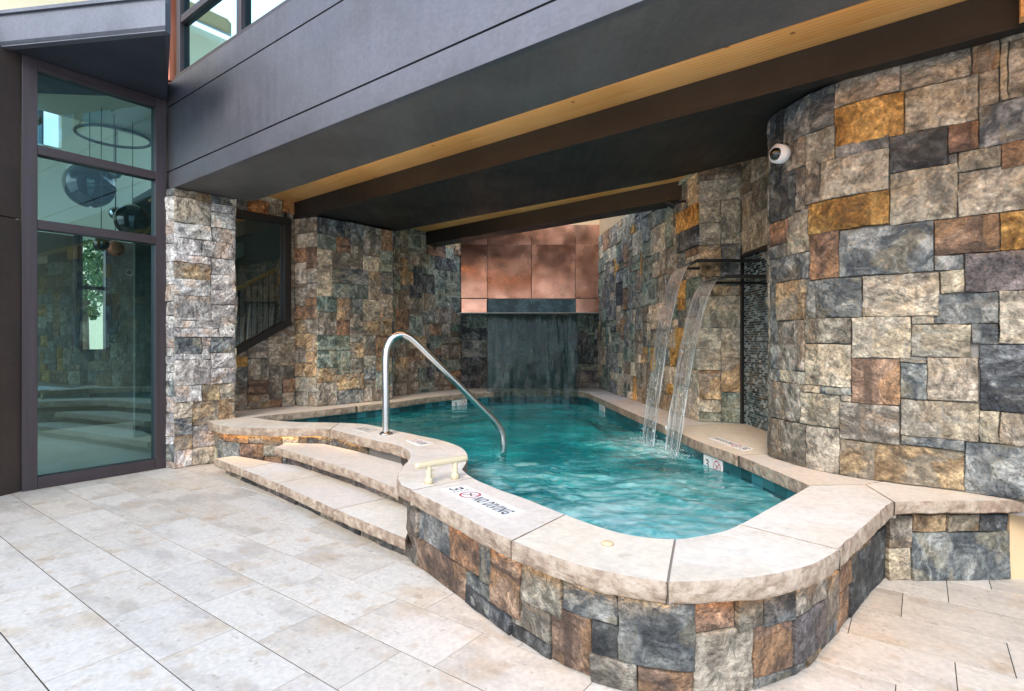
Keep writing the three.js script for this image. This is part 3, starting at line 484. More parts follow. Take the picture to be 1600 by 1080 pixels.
// ---------------------------------------------------------------- the big curved wall and its neighbours
{
  const base = [[1202, 712], [1226, 721], [1260, 731.5], [1312, 742.5], [1410, 757], [1510, 770], [1582, 781]].map(([x, y]) => P(x, y, HC));
  const e = unit(sub(base[6], base[5]));
  const pts = smooth([[2.52, 5.45], [2.37, 5.06], [2.17, 4.62], base[0], base[1], base[2], base[3], base[4], base[5], base[6], add(base[6], e, 0.6), add(base[6], e, 1.6), add(base[6], e, 2.6)], 0.05);
  const p = new Path(pts, -1, true), wall = thing('curved_stone_wall', 'tall curved wall of large grey, gold and tan stone blocks beside bench', 'stone wall');
  const top = 3.06; core(wall, p, HC - T, top, -0.018, mortar, 'wall_core', 0.2);
  const L = `1205 1224 180 258 k|1224 1266 152 216 b|1267 1307 134 202 b|1307 1406 112 154 l|1406 1515 86 128 l|1516 1564 66 110 t|1564 1575 62 152 l|1575 1612 62 152 l|1564 1612 46 62 l|1304 1414 154 220 o|1414 1530 130 194 l|1530 1564 112 164 f|1481 1532 190 238 r|1533 1612 158 226 b|1257 1302 204 250 f|1226 1257 216 262 g|1302 1391 220 240 b|1392 1482 206 264 k|1482 1496 238 264 b|1496 1565 234 264 l|1566 1612 220 262 r|1282 1391 240 306 l|1257 1282 250 318 g|1204 1244 258 345 k|1244 1257 262 330 g|1265 1388 307 360 o|1389 1497 264 343 l|1498 1612 263 332 l|1203 1231 344 381 r|1231 1264 330 392 f|1203 1231 382 402 b|1204 1262 401 441 b|1263 1311 364 437 r|1311 1459 352 431 b|1460 1562 340 396 r|1563 1612 332 392 o|1460 1504 398 422 b|1504 1612 393 455 p|1215 1259 442 500 t|1259 1275 439 499 b|1275 1347 436 496 b|1348 1468 430 494 l|1468 1504 422 458 f|1460 1563 457 505 b|1564 1612 455 534 l|1203 1215 442 577 b|1216 1244 501 577 g|1257 1330 498 539 g|1330 1423 496 561 f|1424 1459 494 507 f|1424 1520 507 559 f|1521 1563 507 537 b|1261 1331 539 603 l|1244 1260 500 577 g|1220 1261 578 600 f|1203 1220 578 598 b|1332 1406 562 633 r|1408 1450 559 567 f|1407 1449 568 624 b|1449 1532 559 625 l|1533 1612 536 642 k|1203 1251 599 657 g|1251 1280 603 615 l|1280 1331 603 617 b|1251 1312 616 669 l|1312 1331 618 630 f|1312 1406 632 692 g|1407 1526 625 683 f|1526 1556 642 690 l|1557 1612 644 692 l|1202 1260 657 724 g|1261 1313 669 737 l|1407 1510 683 700 b|1314 1510 695 758 t|1510 1612 692 776 b`.split('|').map((a) => a.split(' ').map((v, i) => i < 4 ? +v : v));
  const rects = traced(p, L); for (const r of rects) { r.h1 = Math.min(r.h1, top); if (r.h0 < HC + 0.06) r.h0 = HC + 0.003; }
  lay(wall, p, grow(rects, HC + 0.003, top, 0.07), { relief: 0.014, proud: 0.016, cell: 0.026, tone: 0.82 });
  const sR = Math.max(...rects.map((r) => r.s1)), s0 = Math.min(...rects.map((r) => r.s0));
  lay(wall, p, ashlar(sR, p.L - 0.05, HC + 0.003, top, 0.13, 61, 'lbfgkrlotb'), { tone: 0.82 });
  lay(wall, p, ashlar(0.1, s0, HC + 0.003, top, 0.12, 62, 'lgfbg'), { proud: 0.008, tone: 0.82 });
}
const back = { z: 10.55 };
{ // the receding side wall and the short wall with the tiled niche
  const a = [[1.62, 10.7], P(975, 620, HC), P(1050, 645, HC), [2.06, 6.12]].map((p) => p);
  const p1 = new Path(smooth(a, 0.1), -1, true), w1 = thing('side_stone_wall', 'long receding wall of small mixed stones along the pool', 'stone wall');
  // outside must face the pool (towards -x)
  const flip = p1.at(1).n[0] > 0 ? 1 : -1; const q1 = flip > 0 ? new Path(p1.p, 1, true) : p1;
  core(w1, q1, HC - T, 3.34, -0.02, mortar, 'wall_core', 0.2); core(w1, q1, 3.342, 4.4, -0.005, plaster, 'upper_wall', 0.2);
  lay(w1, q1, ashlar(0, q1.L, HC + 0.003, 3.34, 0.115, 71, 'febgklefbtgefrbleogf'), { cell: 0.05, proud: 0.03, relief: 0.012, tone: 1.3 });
  const w2 = thing('niche_wall', 'short stone wall between the receding wall and the mosaic niche', 'stone wall');
  const p2 = new Path([[2.06, 6.12], [2.46, 5.97]], -1); core(w2, p2, HC - T, 3.34, -0.02, mortar, 'wall_core', 0.25);
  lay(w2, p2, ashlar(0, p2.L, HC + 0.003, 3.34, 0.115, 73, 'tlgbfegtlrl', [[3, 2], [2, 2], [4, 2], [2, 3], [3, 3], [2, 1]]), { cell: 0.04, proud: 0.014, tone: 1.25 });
  const p2b = new Path([[2.46, 5.96], [2.46, 4.9]], -1); mesh('wall_core', prism([[2.50, 6.05], [2.50, 4.7], [2.75, 4.7], [2.75, 6.05]], HC - T, 3.34), mortar, w2);
  lay(w2, p2b.at(0.3).n[0] < 0 ? p2b : new Path(p2b.p, 1), ashlar(0, p2b.L, 2.29, 3.34, 0.115, 74, 'lgfbtl'), { proud: 0.012 });
  mesh('wall_core', prism([[2.42, 6.06], [2.53, 5.985], [2.9, 6.0], [2.9, 6.4], [2.35, 6.4]], HC - T, 3.34), mortar, w2);
  // mosaic niche: small glass tiles in a dark metal frame, the spouts come out of it
  const n = thing('mosaic_panel', 'tall panel of small dark glass mosaic tiles in metal frame', 'mosaic panel');
  const pm = new Path([[2.47, 5.93], [2.47, 4.95]], -1); mesh('panel_backing', prism([[2.482, 5.95], [2.482, 4.9], [2.62, 4.9], [2.62, 5.95]], HC, 2.25), std({ color: 0xa8a8a2, roughness: 0.9 }), n);
  const R = rng(9), mm = [0x24363d, 0x44595f, 0x6b7d80, 0x172024, 0x9aa6a5].map((c) => phys({ color: c, roughness: 0.12, clearcoat: 0.6 }));
  const gs = [0, 1, 2, 3, 4].map(() => []); const tg = new THREE.BoxGeometry(0.012, 0.019, 0.042); let cnt = 0;
  for (let y = HC + 0.02; y < 2.24; y += 0.0245) for (let z = 5.90 - (cnt++ % 2) * 0.024; z > 4.95; z -= 0.048) { const g = tg.clone(); g.translate(2.478, y, -z); gs[Math.floor(R() * 5)].push(g); }
  gs.forEach((l, i) => { const m = mesh('mosaic_tiles', merge(l), mm[i], n); m.userData.kind = 'stuff'; });
  mesh('panel_frame', merge([post([2.462, 5.945], HC, 2.27, 0.035, 0.03, [0, 1]), bar([2.462, 2.265, -5.96], [2.462, 2.265, -4.95], 0.035, 0.03)]), blackMetal, n);
  // two blade spouts and their falls
  const spec = [[5.55, 6.12, 1.84, 2.165, 1.42, 'upper dark blade spout jutting from mosaic niche', 'sheet of water arcing from the upper blade spout'], [4.98, 5.50, 1.91, 1.94, 1.50, 'lower dark blade spout jutting from mosaic niche', 'sheet of water arcing from the lower blade spout']];
  const streak = tex(256, 512, (u, v) => { const s = fbm(u * 26, v * 1.5, 26, 1201, 4, 0.6), k = fbm(u * 60, v * 8, 60, 1205, 2); const w = 0.9 * sm(0.48, 0.80, s * 0.75 + k * 0.25) + sm(0.10, 0.0, Math.min(u, 1 - u)) * 1.1; return 1 - 0.7 * Math.min(1, w) * (0.6 + 0.4 * v) - 0.12; }, false);
  const sb = tex(256, 512, (u, v) => fbm(u * 18, v * 2, 18, 1211, 4, 0.55), false);
  const fallMat = phys({ color: 0xe6eef0, transmission: 1, transmissionMap: streak, thickness: 0, roughness: 0.08, ior: 1.33, bumpMap: sb, bumpScale: 0.006 });
  for (const [za, zb, lip, y, land, l1, l2] of spec) {
    const t = thing('waterfall_spout', l1, 'spout', 'blade spouts');
    mesh('blade', bar([lip, y, -(za + zb) / 2], [2.475, y, -(za + zb) / 2], zb - za, 0.006), phys({ color: 0xd8dcd8, transmission: 1, thickness: 0, roughness: 0.05, ior: 1.4 }), t);
    mesh('blade_rim', merge([bar([lip, y, -za], [2.475, y, -za], 0.016, 0.032), bar([lip, y, -zb], [2.475, y, -zb], 0.016, 0.032), bar([lip, y - 0.004, -za], [lip, y - 0.004, -zb], 0.03, 0.02)]), blackMetal, t);
    const f = mesh('falling_water', (() => { const nu = 24, nv = 48, pos = [], uv = [], idx = []; for (let j = 0; j <= nv; j++) { const tt = j / nv, yy = y + 0.012 - (y - HW + 0.02) * tt, xx = lip - (lip - land) * Math.sqrt(tt); for (let i = 0; i <= nu; i++) { const u = i / nu, pinch = 0.06 * tt, z = za + 0.02 + (zb - za - 0.04) * (pinch + u * (1 - 2 * pinch)); pos.push(xx + (fbm(u * 8, tt * 5, 0, 1301 + za, 3) - 0.5) * 0.03 * tt, yy, -z); uv.push(u, tt); } } for (let j = 0; j < nv; j++) for (let i = 0; i < nu; i++) { const a = j * (nu + 1) + i, b = a + 1, c = a + nu + 1; idx.push(a, b, c, b, c + 1, c); } const g = new THREE.BufferGeometry(); g.setAttribute('position', new THREE.Float32BufferAttribute(pos, 3)); g.setAttribute('uv', new THREE.Float32BufferAttribute(uv, 2)); g.setIndex(idx); g.computeVertexNormals(); return g; })(), fallMat);
    tag(f, l2, 'waterfall', 'falling sheets of water');
    const Rd = rng(900 + Math.round(za * 10)), drops = []; for (let k = 0; k < 260; k++) { const low = k > 90, rr = 0.002 + 0.005 * Rd() * Rd(), z = za + 0.02 + (zb - za - 0.04) * Rd(); let px, py, pz; if (low) { const a = Rd() * 6.28, rad = 0.16 * Math.sqrt(Rd()); px = land + Math.cos(a) * rad; pz = z + Math.sin(a) * 0.08; py = HW + 0.01 + 0.13 * Rd() * Rd() * (1 - rad * 3); } else { const tt = 0.35 + 0.65 * Rd(); px = lip - (lip - land) * Math.sqrt(tt) + (Rd() - 0.5) * 0.05; py = y - (y - HW) * tt; pz = z; } drops.push(new THREE.IcosahedronGeometry(rr, 0).scale(1, 1 + (low ? 0 : 3 * Rd()), 1).translate(px, py, -pz)); }
    const dm = mesh('splash_drops', merge(drops), phys({ color: 0xe8f0f2, roughness: 0.1, transmission: 0.3, thickness: 0 }), f); dm.userData.kind = 'stuff';
  }
}

// ---------------------------------------------------------------- far end: copper, spillway, stone
const HR = 3.36; // ceiling at the far end
{
  const zb = 10.52, X = (x) => (x - CX) / FOC * zb, Hh = (y) => EYE - (y - CY) / FOC * zb;
  const w = thing('spillway_wall', 'dark stone end wall behind the sheet waterfall', 'stone wall');
  const p = new Path([[X(640), zb], [X(960), zb]], -1); core(w, p, HC - T, HR, -0.04, mortar, 'wall_core', 0.2);
  const pal = 'kbekebpk';
  lay(w, p, ashlar(p.hit(640).s, p.hit(761).s, HC + 0.003, Hh(492), 0.12, 81, pal), { cell: 0.06 });
  lay(w, p, ashlar(p.hit(898).s, p.hit(958).s, HC + 0.003, Hh(492), 0.12, 82, pal), { cell: 0.06 });
  lay(w, p, ashlar(p.hit(640).s, p.hit(721).s, Hh(492), HR, 0.12, 83, 'bgtfgbl'), { cell: 0.06 });
  const mid = mesh('slate_sheet', prism([[X(762), zb - 0.02], [X(898), zb - 0.02], [X(898), zb + 0.05], [X(762), zb + 0.05]], HC, Hh(492)), slateMat, w); planarUV(mid.geometry, 1 / 0.9);
  const up = mesh('upper_wall', prism([[X(640), zb - 0.03], [X(975), zb - 0.03], [X(975), zb + 0.2], [X(640), zb + 0.2]], HR + 0.002, 4.6), plaster, w); planarUV(up.geometry, 1);
  const c = thing('copper_cladding', 'hammered copper sheet panels on the end wall', 'cladding');
  const cols = [[721, 761], [762, 830], [831, 898], [899, 937]], R = rng(3);
  cols.forEach(([a, b], i) => { const edge = i === 0 || i === 3, rows = [[edge ? 466 : 467, 383], [383, 352]]; rows.forEach(([y0, y1]) => { const g = new RoundedBoxGeometry(X(b) - X(a) + 0.004, Hh(y1) - Hh(y0) - 0.001, 0.02, 2, 0.002); planarUV(g, 0.8); const u = g.attributes.uv, ox = R() * 3, oy = R() * 3; for (let k = 0; k < u.count; k++) u.setXY(k, u.getX(k) + ox, u.getY(k) + oy); g.rotateY((R() - 0.5) * 0.02); g.rotateX((R() - 0.5) * 0.03); g.translate((X(a) + X(b)) / 2, (Hh(y0) + Hh(y1)) / 2, -zb + 0.04); mesh('copper_panel', g, copperMat, c); }); if (edge) { const g = new RoundedBoxGeometry(X(b) - X(a) - 0.004, Hh(467) - Hh(491) - 0.004, 0.02, 2, 0.004); planarUV(g, 0.8); g.translate((X(a) + X(b)) / 2, (Hh(467) + Hh(491)) / 2, -zb + 0.04); mesh('copper_panel', g, copperMat, c); } });
  const s = thing('spillway_ledge', 'slate ledge with thin metal lip that feeds the sheet waterfall', 'ledge');
  const lb = mesh('ledge_block', prism([[X(763), zb - 0.25], [X(897), zb - 0.25], [X(897), zb - 0.02], [X(763), zb - 0.02]], Hh(491) + 0.002, Hh(469)), slateMat, s); planarUV(lb.geometry, 1);
  mesh('metal_lip', prism([[X(722) + 0.0, zb - 0.73], [X(936) - 0.06, zb - 0.73], [X(936) - 0.06, zb - 0.03], [X(722), zb - 0.03]], Hh(492) - 0.008, Hh(492) + 0.004), std({ color: 0x8b918e, metalness: 0.8, roughness: 0.4 }), s);
  // water film
  const streak = tex(512, 512, (u, v) => { const a = fbm(u * 30, v * 2, 30, 1401, 4, 0.6), b = fbm(u * 70, v * 24, 70, 1405, 3), c2 = fbm(u * 5, v * 3, 5, 1409, 3); return 1 - 0.15 * sm(0.46, 0.78, a * 0.5 + b * 0.25 + c2 * 0.25 + 0.08 * v); }, false);
  const film = phys({ color: 0xb4c6c4, transmission: 1, transmissionMap: streak, thickness: 0, roughness: 0.12, ior: 1.3, bumpMap: tex(256, 256, (u, v) => fbm(u * 20, v * 4, 20, 1411, 4), false), bumpScale: 0.01 });
  const nu = 30, nv = 30, pos = [], uv = [], idx = []; for (let j = 0; j <= nv; j++) for (let i = 0; i <= nu; i++) { const u = i / nu, v = j / nv; pos.push(X(764) + (X(896) - X(764)) * u, Hh(492) - 0.008 - (Hh(492) - HW + 0.02) * v, -(zb - 0.72 - 0.06 * Math.sqrt(v) - (fbm(u * 9, v * 3, 0, 1420, 3) - 0.5) * 0.05 * v)); uv.push(u, v); }
  for (let j = 0; j < nv; j++) for (let i = 0; i < nu; i++) { const a = j * (nu + 1) + i, b = a + 1, d = a + nu + 1; idx.push(a, d, b, b, d, d + 1); }
  const g = new THREE.BufferGeometry(); g.setAttribute('position', new THREE.Float32BufferAttribute(pos, 3)); g.setAttribute('uv', new THREE.Float32BufferAttribute(uv, 2)); g.setIndex(idx); g.computeVertexNormals();
  tag(mesh('sheet_waterfall', g, film), 'thin veil of water falling from the slate ledge', 'waterfall');
}

// ---------------------------------------------------------------- left stone: pillar, stair window wall, block, far left wall
{
  const top = HB - 0.004;
  const pil = thing('stone_pillar', 'pale grey stone pillar holding up the bridge beside the glass door', 'pillar');
  mesh('pillar_core', prism([add(pilL, [0.035, 0.03]), add(pilC, [0.01, 0.04]), add(pilR, [-0.035, 0.02]), [-3.45, 6.72], [-3.78, 6.3]], 0, top), mortar, pil);
  lay(pil, new Path([pilL, pilC], -1), ashlar(0, len(sub(pilC, pilL)), 0.003, top, 0.085, 91, 'LbLLL', [[2, 2], [2, 3], [1, 2], [2, 1]]), { proud: 0.006 });
  const pf = new Path([pilC, pilR], -1);
  lay(pil, pf, ashlar(0, pf.L, 0.003, top, 0.088, 93, 'LLLLlLfLLtLbLp', [[4, 2], [3, 2], [5, 2], [4, 3], [3, 1], [5, 1], [2, 2], [4, 2]]), { proud: 0.02, relief: 0.02, cell: 0.025 });
  lay(pil, new Path([pilR, [-3.44, 6.70]], -1), ashlar(0, 0.4, HC, top, 0.1, 94, 'lgb'), {});

  const sw = thing('stair_window_wall', 'recessed stone wall round the slanted stair window', 'stone wall');
  const pw = new Path([[-3.66, 6.87], [-2.985, 7.645]], -1), L = pw.L, th = 3.3;
  const sA = pw.hit(372).s, sB = pw.hit(452).s, zA = pw.hit(372).z, zB = pw.hit(452).z, hy = (y, z) => EYE - (y - CY) / FOC * z;
  const b0 = hy(552, zA), b1 = hy(507, zB), tp = 3.03, slope = (b1 - b0) / (sB - sA), bot = (s) => b0 + (s - sA) * slope;
  const holeR = [sA - 0.35, sB];
  for (const r of ashlar(0, L, HC + 0.003, th, 0.095, 95, 'lgtgbrglqo')) { const m = (r.s0 + r.s1) / 2, mh = (r.h0 + r.h1) / 2; if (m < holeR[1] && mh < tp) { const lim = bot(m) - 0.03; if (r.h0 > lim) continue; r.h1 = Math.min(r.h1, bot(r.s0) + 0.0); if (r.h1 - r.h0 < 0.03) continue; } if (r.s1 > sB + 0.0 && r.s0 < sB && mh > bot(sB) && mh < tp) r.s0 = sB + 0.01; if (r.s1 - r.s0 < 0.02) continue; if (r.h0 < tp && r.h1 > tp && m < sB) r.h0 = tp + 0.01; mesh('stone', stoneGeo(pw, r, { proud: 0.014 }, 77 + 131 * stoneSeed++), stoneMat[r.k], sw); }
  { const sh = new THREE.Shape([[0, HC - T], [L, HC - T], [L, th], [sB + 0.005, th], [sB + 0.005, b1], [0, bot(0)]].map((p) => new THREE.Vector2(...p))), cg = new THREE.ExtrudeGeometry(sh, { depth: 0.06, bevelEnabled: false }), p = cg.attributes.position, uv = cg.attributes.uv; for (let i = 0; i < p.count; i++) { const q = pw.at(p.getX(i)), w = add(q.p, q.n, -0.012 - p.getZ(i)); uv.setXY(i, p.getX(i) / 0.7, p.getY(i) / 0.7); p.setXYZ(i, w[0], p.getY(i), -w[1]); } cg.computeVertexNormals(); mesh('wall_core', cg, stoneMat.g, sw); }
  const at = (s, h, d = 0) => { const q = pw.at(s); const p = add(q.p, q.n, d); return [p[0], h, -p[1]]; };
  const wn = thing('stair_window', 'dark framed stair window with slanted sill between pillar and block', 'window');
  const s0 = holeR[0], fw = 0.085;
  const fr = [bar(at(s0, tp - fw / 2, 0.0), at(sB, tp - fw / 2, 0.0), 0.12, fw, 0.006), bar(at(s0, bot(s0) + fw / 2, 0.0), at(sB, b1 + fw / 2, 0.0), 0.12, fw, 0.006), bar(at(sB - fw / 2, b1, -0.012), at(sB - fw / 2, tp, -0.012), 0.086, fw * 0.98)];
  fr[2] = post(pw.at(sB - fw / 2).p, b1, tp, 0.115, fw, sub(pw.p[1], pw.p[0])); mesh('window_frame', merge(fr.map((g) => g.index ? g.toNonIndexed() : g)), blackMetal, wn);
  const gl = new THREE.BufferGeometry(); gl.setAttribute('position', new THREE.Float32BufferAttribute([...at(s0, bot(s0), -0.02), ...at(sB, b1, -0.02), ...at(sB, tp, -0.02), ...at(s0, tp, -0.02)], 3)); gl.setIndex([0, 1, 2, 0, 2, 3]); gl.computeVertexNormals(); mesh('window_pane', gl, glassStair, wn);
  // the stair hall behind it
  const hall = thing('stair_hall', 'dark stair hall seen through the slanted window', 'room');
  const dk = std({ color: 0x50554f, roughness: 0.9 }), bk = pw.at(0).n;
  const P4 = (s, d) => add(pw.at(s).p, bk, d); mesh('hall_walls', merge([prism([P4(-0.35, -1.9), P4(L + 0.2, -1.9), P4(L + 0.2, -2.0), P4(-0.35, -2.0)], 0, 3.3), prism([P4(L - 0.05, -0.2), P4(L + 0.2, -0.2), P4(L + 0.2, -2.0), P4(L - 0.05, -2.0)], 0, 3.3), prism([P4(-0.35, -0.1), P4(L + 0.2, -0.1), P4(L + 0.2, -2.0), P4(-0.35, -2.0)], 3.3, 3.4)]), dk, hall);
  const stair = thing('stair_flight', 'flight of stairs with wooden handrail behind the slanted window', 'stairs');
  for (let k = 0; k < 9; k++) { const s = s0 - 0.1 + k * 0.16, h = 0.75 + k * 0.16 * slope * 1.05; mesh('stair_tread', bar(at(s, h, -0.45), at(s, h, -1.4), 0.15, 0.05), std({ color: 0x767a74, roughness: 0.7 }), stair); mesh('baluster', bar(at(s, h, -0.42), at(s, h + 0.95, -0.421), 0.015, 0.015), blackMetal, stair); mesh('baluster', bar(at(s + 0.08, h + 0.03, -0.42), at(s + 0.08, h + 1.0, -0.421), 0.015, 0.015), blackMetal, stair); }
  const sl = slope * 1.05; mesh('handrail', bar(at(s0 - 0.1, 1.7, -0.42), at(s0 + 1.35, 1.7 + 1.45 * sl, -0.42), 0.05, 0.05, 0.01), wood, stair);
  for (const dh of [0.12, 0.45]) mesh('stringer', bar(at(s0 - 0.1, 2.0 + dh, -1.5), at(s0 + 1.3, 2.0 + dh + 1.4 * sl, -1.5), 0.06, 0.2), std({ color: 0xb5bdb4, roughness: 0.5 }), stair);

  const blk = thing('stone_block_wall', 'projecting brown and grey stone wall corner behind the handrail', 'stone wall');
  const cA = [-2.99, 7.66], cB = P(495, 636, HC), cC = P(613, 624.5, HC), cD = add(cC, [-0.09, 0.35]), h2 = 3.046;
  mesh('wall_core', prism([add(cA, [0.05, 0.1]), add(cB, [0.0, 0.05]), add(cC, [-0.045, 0.02]), add(cD, [-0.02, 0]), [-3.2, 8.6]], HC - T, h2), mortar, blk);
  const l1 = new Path([cA, cB], -1), l2 = new Path([cB, cC], -1), l3 = new Path([cC, cD], -1);
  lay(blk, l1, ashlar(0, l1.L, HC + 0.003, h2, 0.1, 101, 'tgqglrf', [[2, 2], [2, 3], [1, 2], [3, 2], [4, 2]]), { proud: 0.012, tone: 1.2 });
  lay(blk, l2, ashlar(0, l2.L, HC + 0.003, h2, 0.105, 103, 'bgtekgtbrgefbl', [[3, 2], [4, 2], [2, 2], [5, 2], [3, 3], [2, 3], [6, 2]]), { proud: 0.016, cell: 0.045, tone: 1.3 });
  lay(blk, l3, ashlar(0, l3.L, HC + 0.003, h2, 0.12, 104, 'bgk'), {});

  const fl = thing('far_left_wall', 'shaded green grey stone wall leading to the copper end', 'stone wall');
  const dA = [-2.02, 8.86], dB = [-0.98, 10.48], dp = new Path([dA, dB], -1); core(fl, dp, HC - T, 3.3, -0.03, mortar, 'wall_core', 0.3);
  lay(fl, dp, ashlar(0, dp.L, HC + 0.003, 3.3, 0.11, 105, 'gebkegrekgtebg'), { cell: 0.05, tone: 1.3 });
}

// ---------------------------------------------------------------- the bridge overhead
{
  const br = thing('bridge', 'dark metal clad bridge with grooved fascia over the pool', 'bridge');
  const along = (d, back2 = 0, o = fasL) => add(add(o, fasDir, d), [-fasDir[1], fasDir[0]], back2); const LEN = 8.6;
  const nb = unit([-fasDir[1], fasDir[0]]);
  const panel = (h0, h1, name) => { const g = prism([along(0.0), along(LEN), along(LEN, 0.05), along(0.0, 0.05)], h0, h1); planarUV(g, 1 / 1.4); mesh(name, g, fasciaMat, br); };
  panel(HB, 3.185, 'fascia_panel'); panel(3.20, 3.885, 'fascia_panel'); panel(3.90, 4.15, 'fascia_panel');
  mesh('fascia_backing', prism([along(0.005, 0.03), along(LEN, 0.03), along(LEN, 0.12), along(0.005, 0.12)], HB + 0.01, 4.15), blackMetal, br);
  const S3 = (x, y, h = HB) => P(x, y, h);
  const ext = (a, b, k) => add(b, unit(sub(b, a)), k);
  const w1a = S3(437, 301), w1b = S3(1362, 0), w1c = ext(w1a, w1b, 4), w1z = ext(w1b, w1a, 0.6);
  const so = mesh('soffit', prism([along(0.0, 0.051), along(LEN, 0.051), w1c, w1z, add(along(0, 0.051), [0.02, 0.2])], HB + 0.002, HB + 0.09), darkMetal, br); planarUV(so.geometry, 1 / 1.4);
  // wood plank ceiling above the gaps
  const ceil = thing('plank_ceiling', 'pale pine plank ceiling showing between the dark beams', 'ceiling');
  const Pn = (t, n) => add(add([0, 0], D, t), N2, n);
  for (let n = 2.9; n < 6.75; n += 0.205) { const g = prism([Pn(-8.6, n), Pn(4.4, n), Pn(4.4, n + 0.2), Pn(-8.6, n + 0.2)], 3.27 + (n > 6.6 ? 0.09 : 0), 3.30 + (n > 6.6 ? 0.09 : 0)); const p = g.attributes.position, uv = new Float32Array(p.count * 2); for (let i = 0; i < p.count; i++) { const x = p.getX(i), z = -p.getZ(i); uv[2 * i] = (x * D[0] + z * D[1]) / 1.6 + n * 0.37; uv[2 * i + 1] = (x * N2[0] + z * N2[1]) / 0.9 + n * 0.61; } g.setAttribute('uv', new THREE.BufferAttribute(uv, 2)); mesh('plank', g, wood, ceil); }
  mesh('roof_deck', prism([along(0.02, 0.13), along(LEN, 0.13), Pn(4.4, 6.95), Pn(-8.6, 6.95)], 3.42, 4.12), blackMetal, br);
  // second, wide dark beam
  const H2 = 3.05, e1 = S3(507, 329, H2), e2 = S3(1600, 38, H2), r1 = S3(670, 354, H2), r2 = S3(1042, 284, H2), r3 = S3(1200, 247, H2);
  const b2 = thing('ceiling_beam', 'wide dark metal beam over the middle of the pool', 'beam');
  const eL = ext(e2, e1, 1.3), eR = ext(e1, e2, 1.9), rL = ext(r2, r1, 1.4), rR = ext(r2, r3, 2.8);
  const g2 = prism([eL, eR, rR, r3, r2, rL], H2 + 0.02, 3.268); planarUV(g2, 1 / 1.4); mesh('beam_box', g2, blackMetal, b2);
  const lipIn = (p) => add(p, N2, 0.09); const gl = prism([add(eL, N2, -0.012), add(eR, N2, -0.012), lipIn(eR), lipIn(eL)], H2 - 0.012, H2 + 0.018); mesh('beam_lip', gl, blackMetal, b2);
  const gf = prism([add(eL, N2, -0.004), add(eR, N2, -0.004), add(eR, N2, 0.02), add(eL, N2, 0.02)], H2 + 0.021, 3.267); planarUV(gf, 1 / 1.4); mesh('beam_face', gf, beamBrown, b2);
  // third beam
  const b3 = thing('ceiling_beam', 'narrow dark metal beam in front of the copper end wall', 'beam');
  const f1 = S3(671, 381, H2), f2 = S3(1042, 315, H2), k1 = add(f1, N2, 0.30), k2 = add(f2, N2, 0.30), fL = ext(f2, f1, 1.2);
  const g3 = prism([fL, ext(f1, f2, 0.25), add(ext(f1, f2, 0.25), N2, 0.30), add(fL, N2, 0.30)], H2, 3.268); planarUV(g3, 1 / 1.4); mesh('beam_box', g3, blackMetal, b3);
  // cove strips in the gaps, hidden above the beams' edges
  const cove = (label, a, b, h, n, power) => { const t = thing('cove_light', label, 'light strip', 'cove lights above the beams'); const L2 = len(sub(b, a)); for (let i = 0; i < n; i++) { const p = lerp(a, b, i / n), q2 = lerp(a, b, (i + 0.985) / n), m = lerp(p, q2, 0.5), dl = sub(q2, p); mesh('cove_strip', bar([p[0], h, -p[1]], [q2[0], h, -q2[1]], 0.03, 0.02), std({ color: 0xffe2b8, emissive: new THREE.Color().setRGB(1, 0.78, 0.5), emissiveIntensity: 1.5 }), t); const A = new THREE.RectAreaLight(new THREE.Color().setRGB(1, 0.80, 0.54), power, 0.03, len(dl)); A.rotation.order = 'YXZ'; A.rotation.set(Math.PI / 2, Math.atan2(dl[0], -dl[1]), 0); A.position.set(m[0], h + 0.014, -m[1]); A.name = 'cove_lamp'; t.add(A); } };
  cove('warm cove light strip in the gap behind the bridge soffit', add(w1a, N2, 0.05), add(ext(w1a, w1b, 1.2), N2, 0.05), 3.11, 4, 45);
  cove('warm cove light strip in the gap behind the wide beam', add(r1, N2, 0.05), add(r2, N2, 0.05), 3.11, 2, 35);
  // wooden end post on the right
  const pw = S3(1592, 38, H2); const wp = thing('timber_panel', 'pine end panel above the curved wall at the end of the beam', 'panel');
  const gp = prism([add(pw, N2, -0.10), add(ext(e1, pw, 0.5), N2, -0.10), add(ext(e1, pw, 0.5), N2, -0.02), add(pw, N2, -0.02)], H2 - 0.005, 3.266); planarUV(gp, 1); mesh('timber_board', gp, wood, wp);

  // windows on top of the bridge, copper corner
  const win = thing('bridge_window', 'sky reflecting window band above the grooved fascia', 'window');
  const y0 = 4.152, y1 = 6.0, at = (d, b = 0.06) => along(d, b); const R3 = (p, h) => [p[0], h, -p[1]];
  const q = new Path([along(0, 0.06), along(LEN, 0.06)], -1), sx = (x) => q.hit(x).s;
  const ms = [sx(286), sx(381), sx(381) + 1.2, sx(381) + 2.4, sx(381) + 3.6];
  for (const m of ms) mesh('mullion', post(q.at(m).p, y0, y1, 0.10, 0.085, fasDir), frameMat, win);
  mesh('transom', bar(R3(q.at(ms[0] + 0.05).p, 4.76), R3(q.at(LEN - 0.1).p, 4.76), 0.09, 0.075, 0.005), frameMat, win);
  mesh('sill', bar(R3(q.at(ms[0] - 0.06).p, y0 + 0.02), R3(q.at(LEN - 0.1).p, y0 + 0.02), 0.11, 0.04, 0.004), frameMat, win);
  const pane = (d0, d1, h0, h1) => { const a = q.at(d0).p, b = q.at(d1).p; const g = new THREE.BufferGeometry(); g.setAttribute('position', new THREE.Float32BufferAttribute([...R3(a, h0), ...R3(b, h0), ...R3(b, h1), ...R3(a, h1)], 3)); g.setIndex([0, 1, 2, 0, 2, 3]); g.computeVertexNormals(); mesh('pane', g, glassDoor, win); mesh('tint_layer', g.clone().translate(-nb[0] * 0.012, 0, nb[1] * 0.012), skyTint, win); };
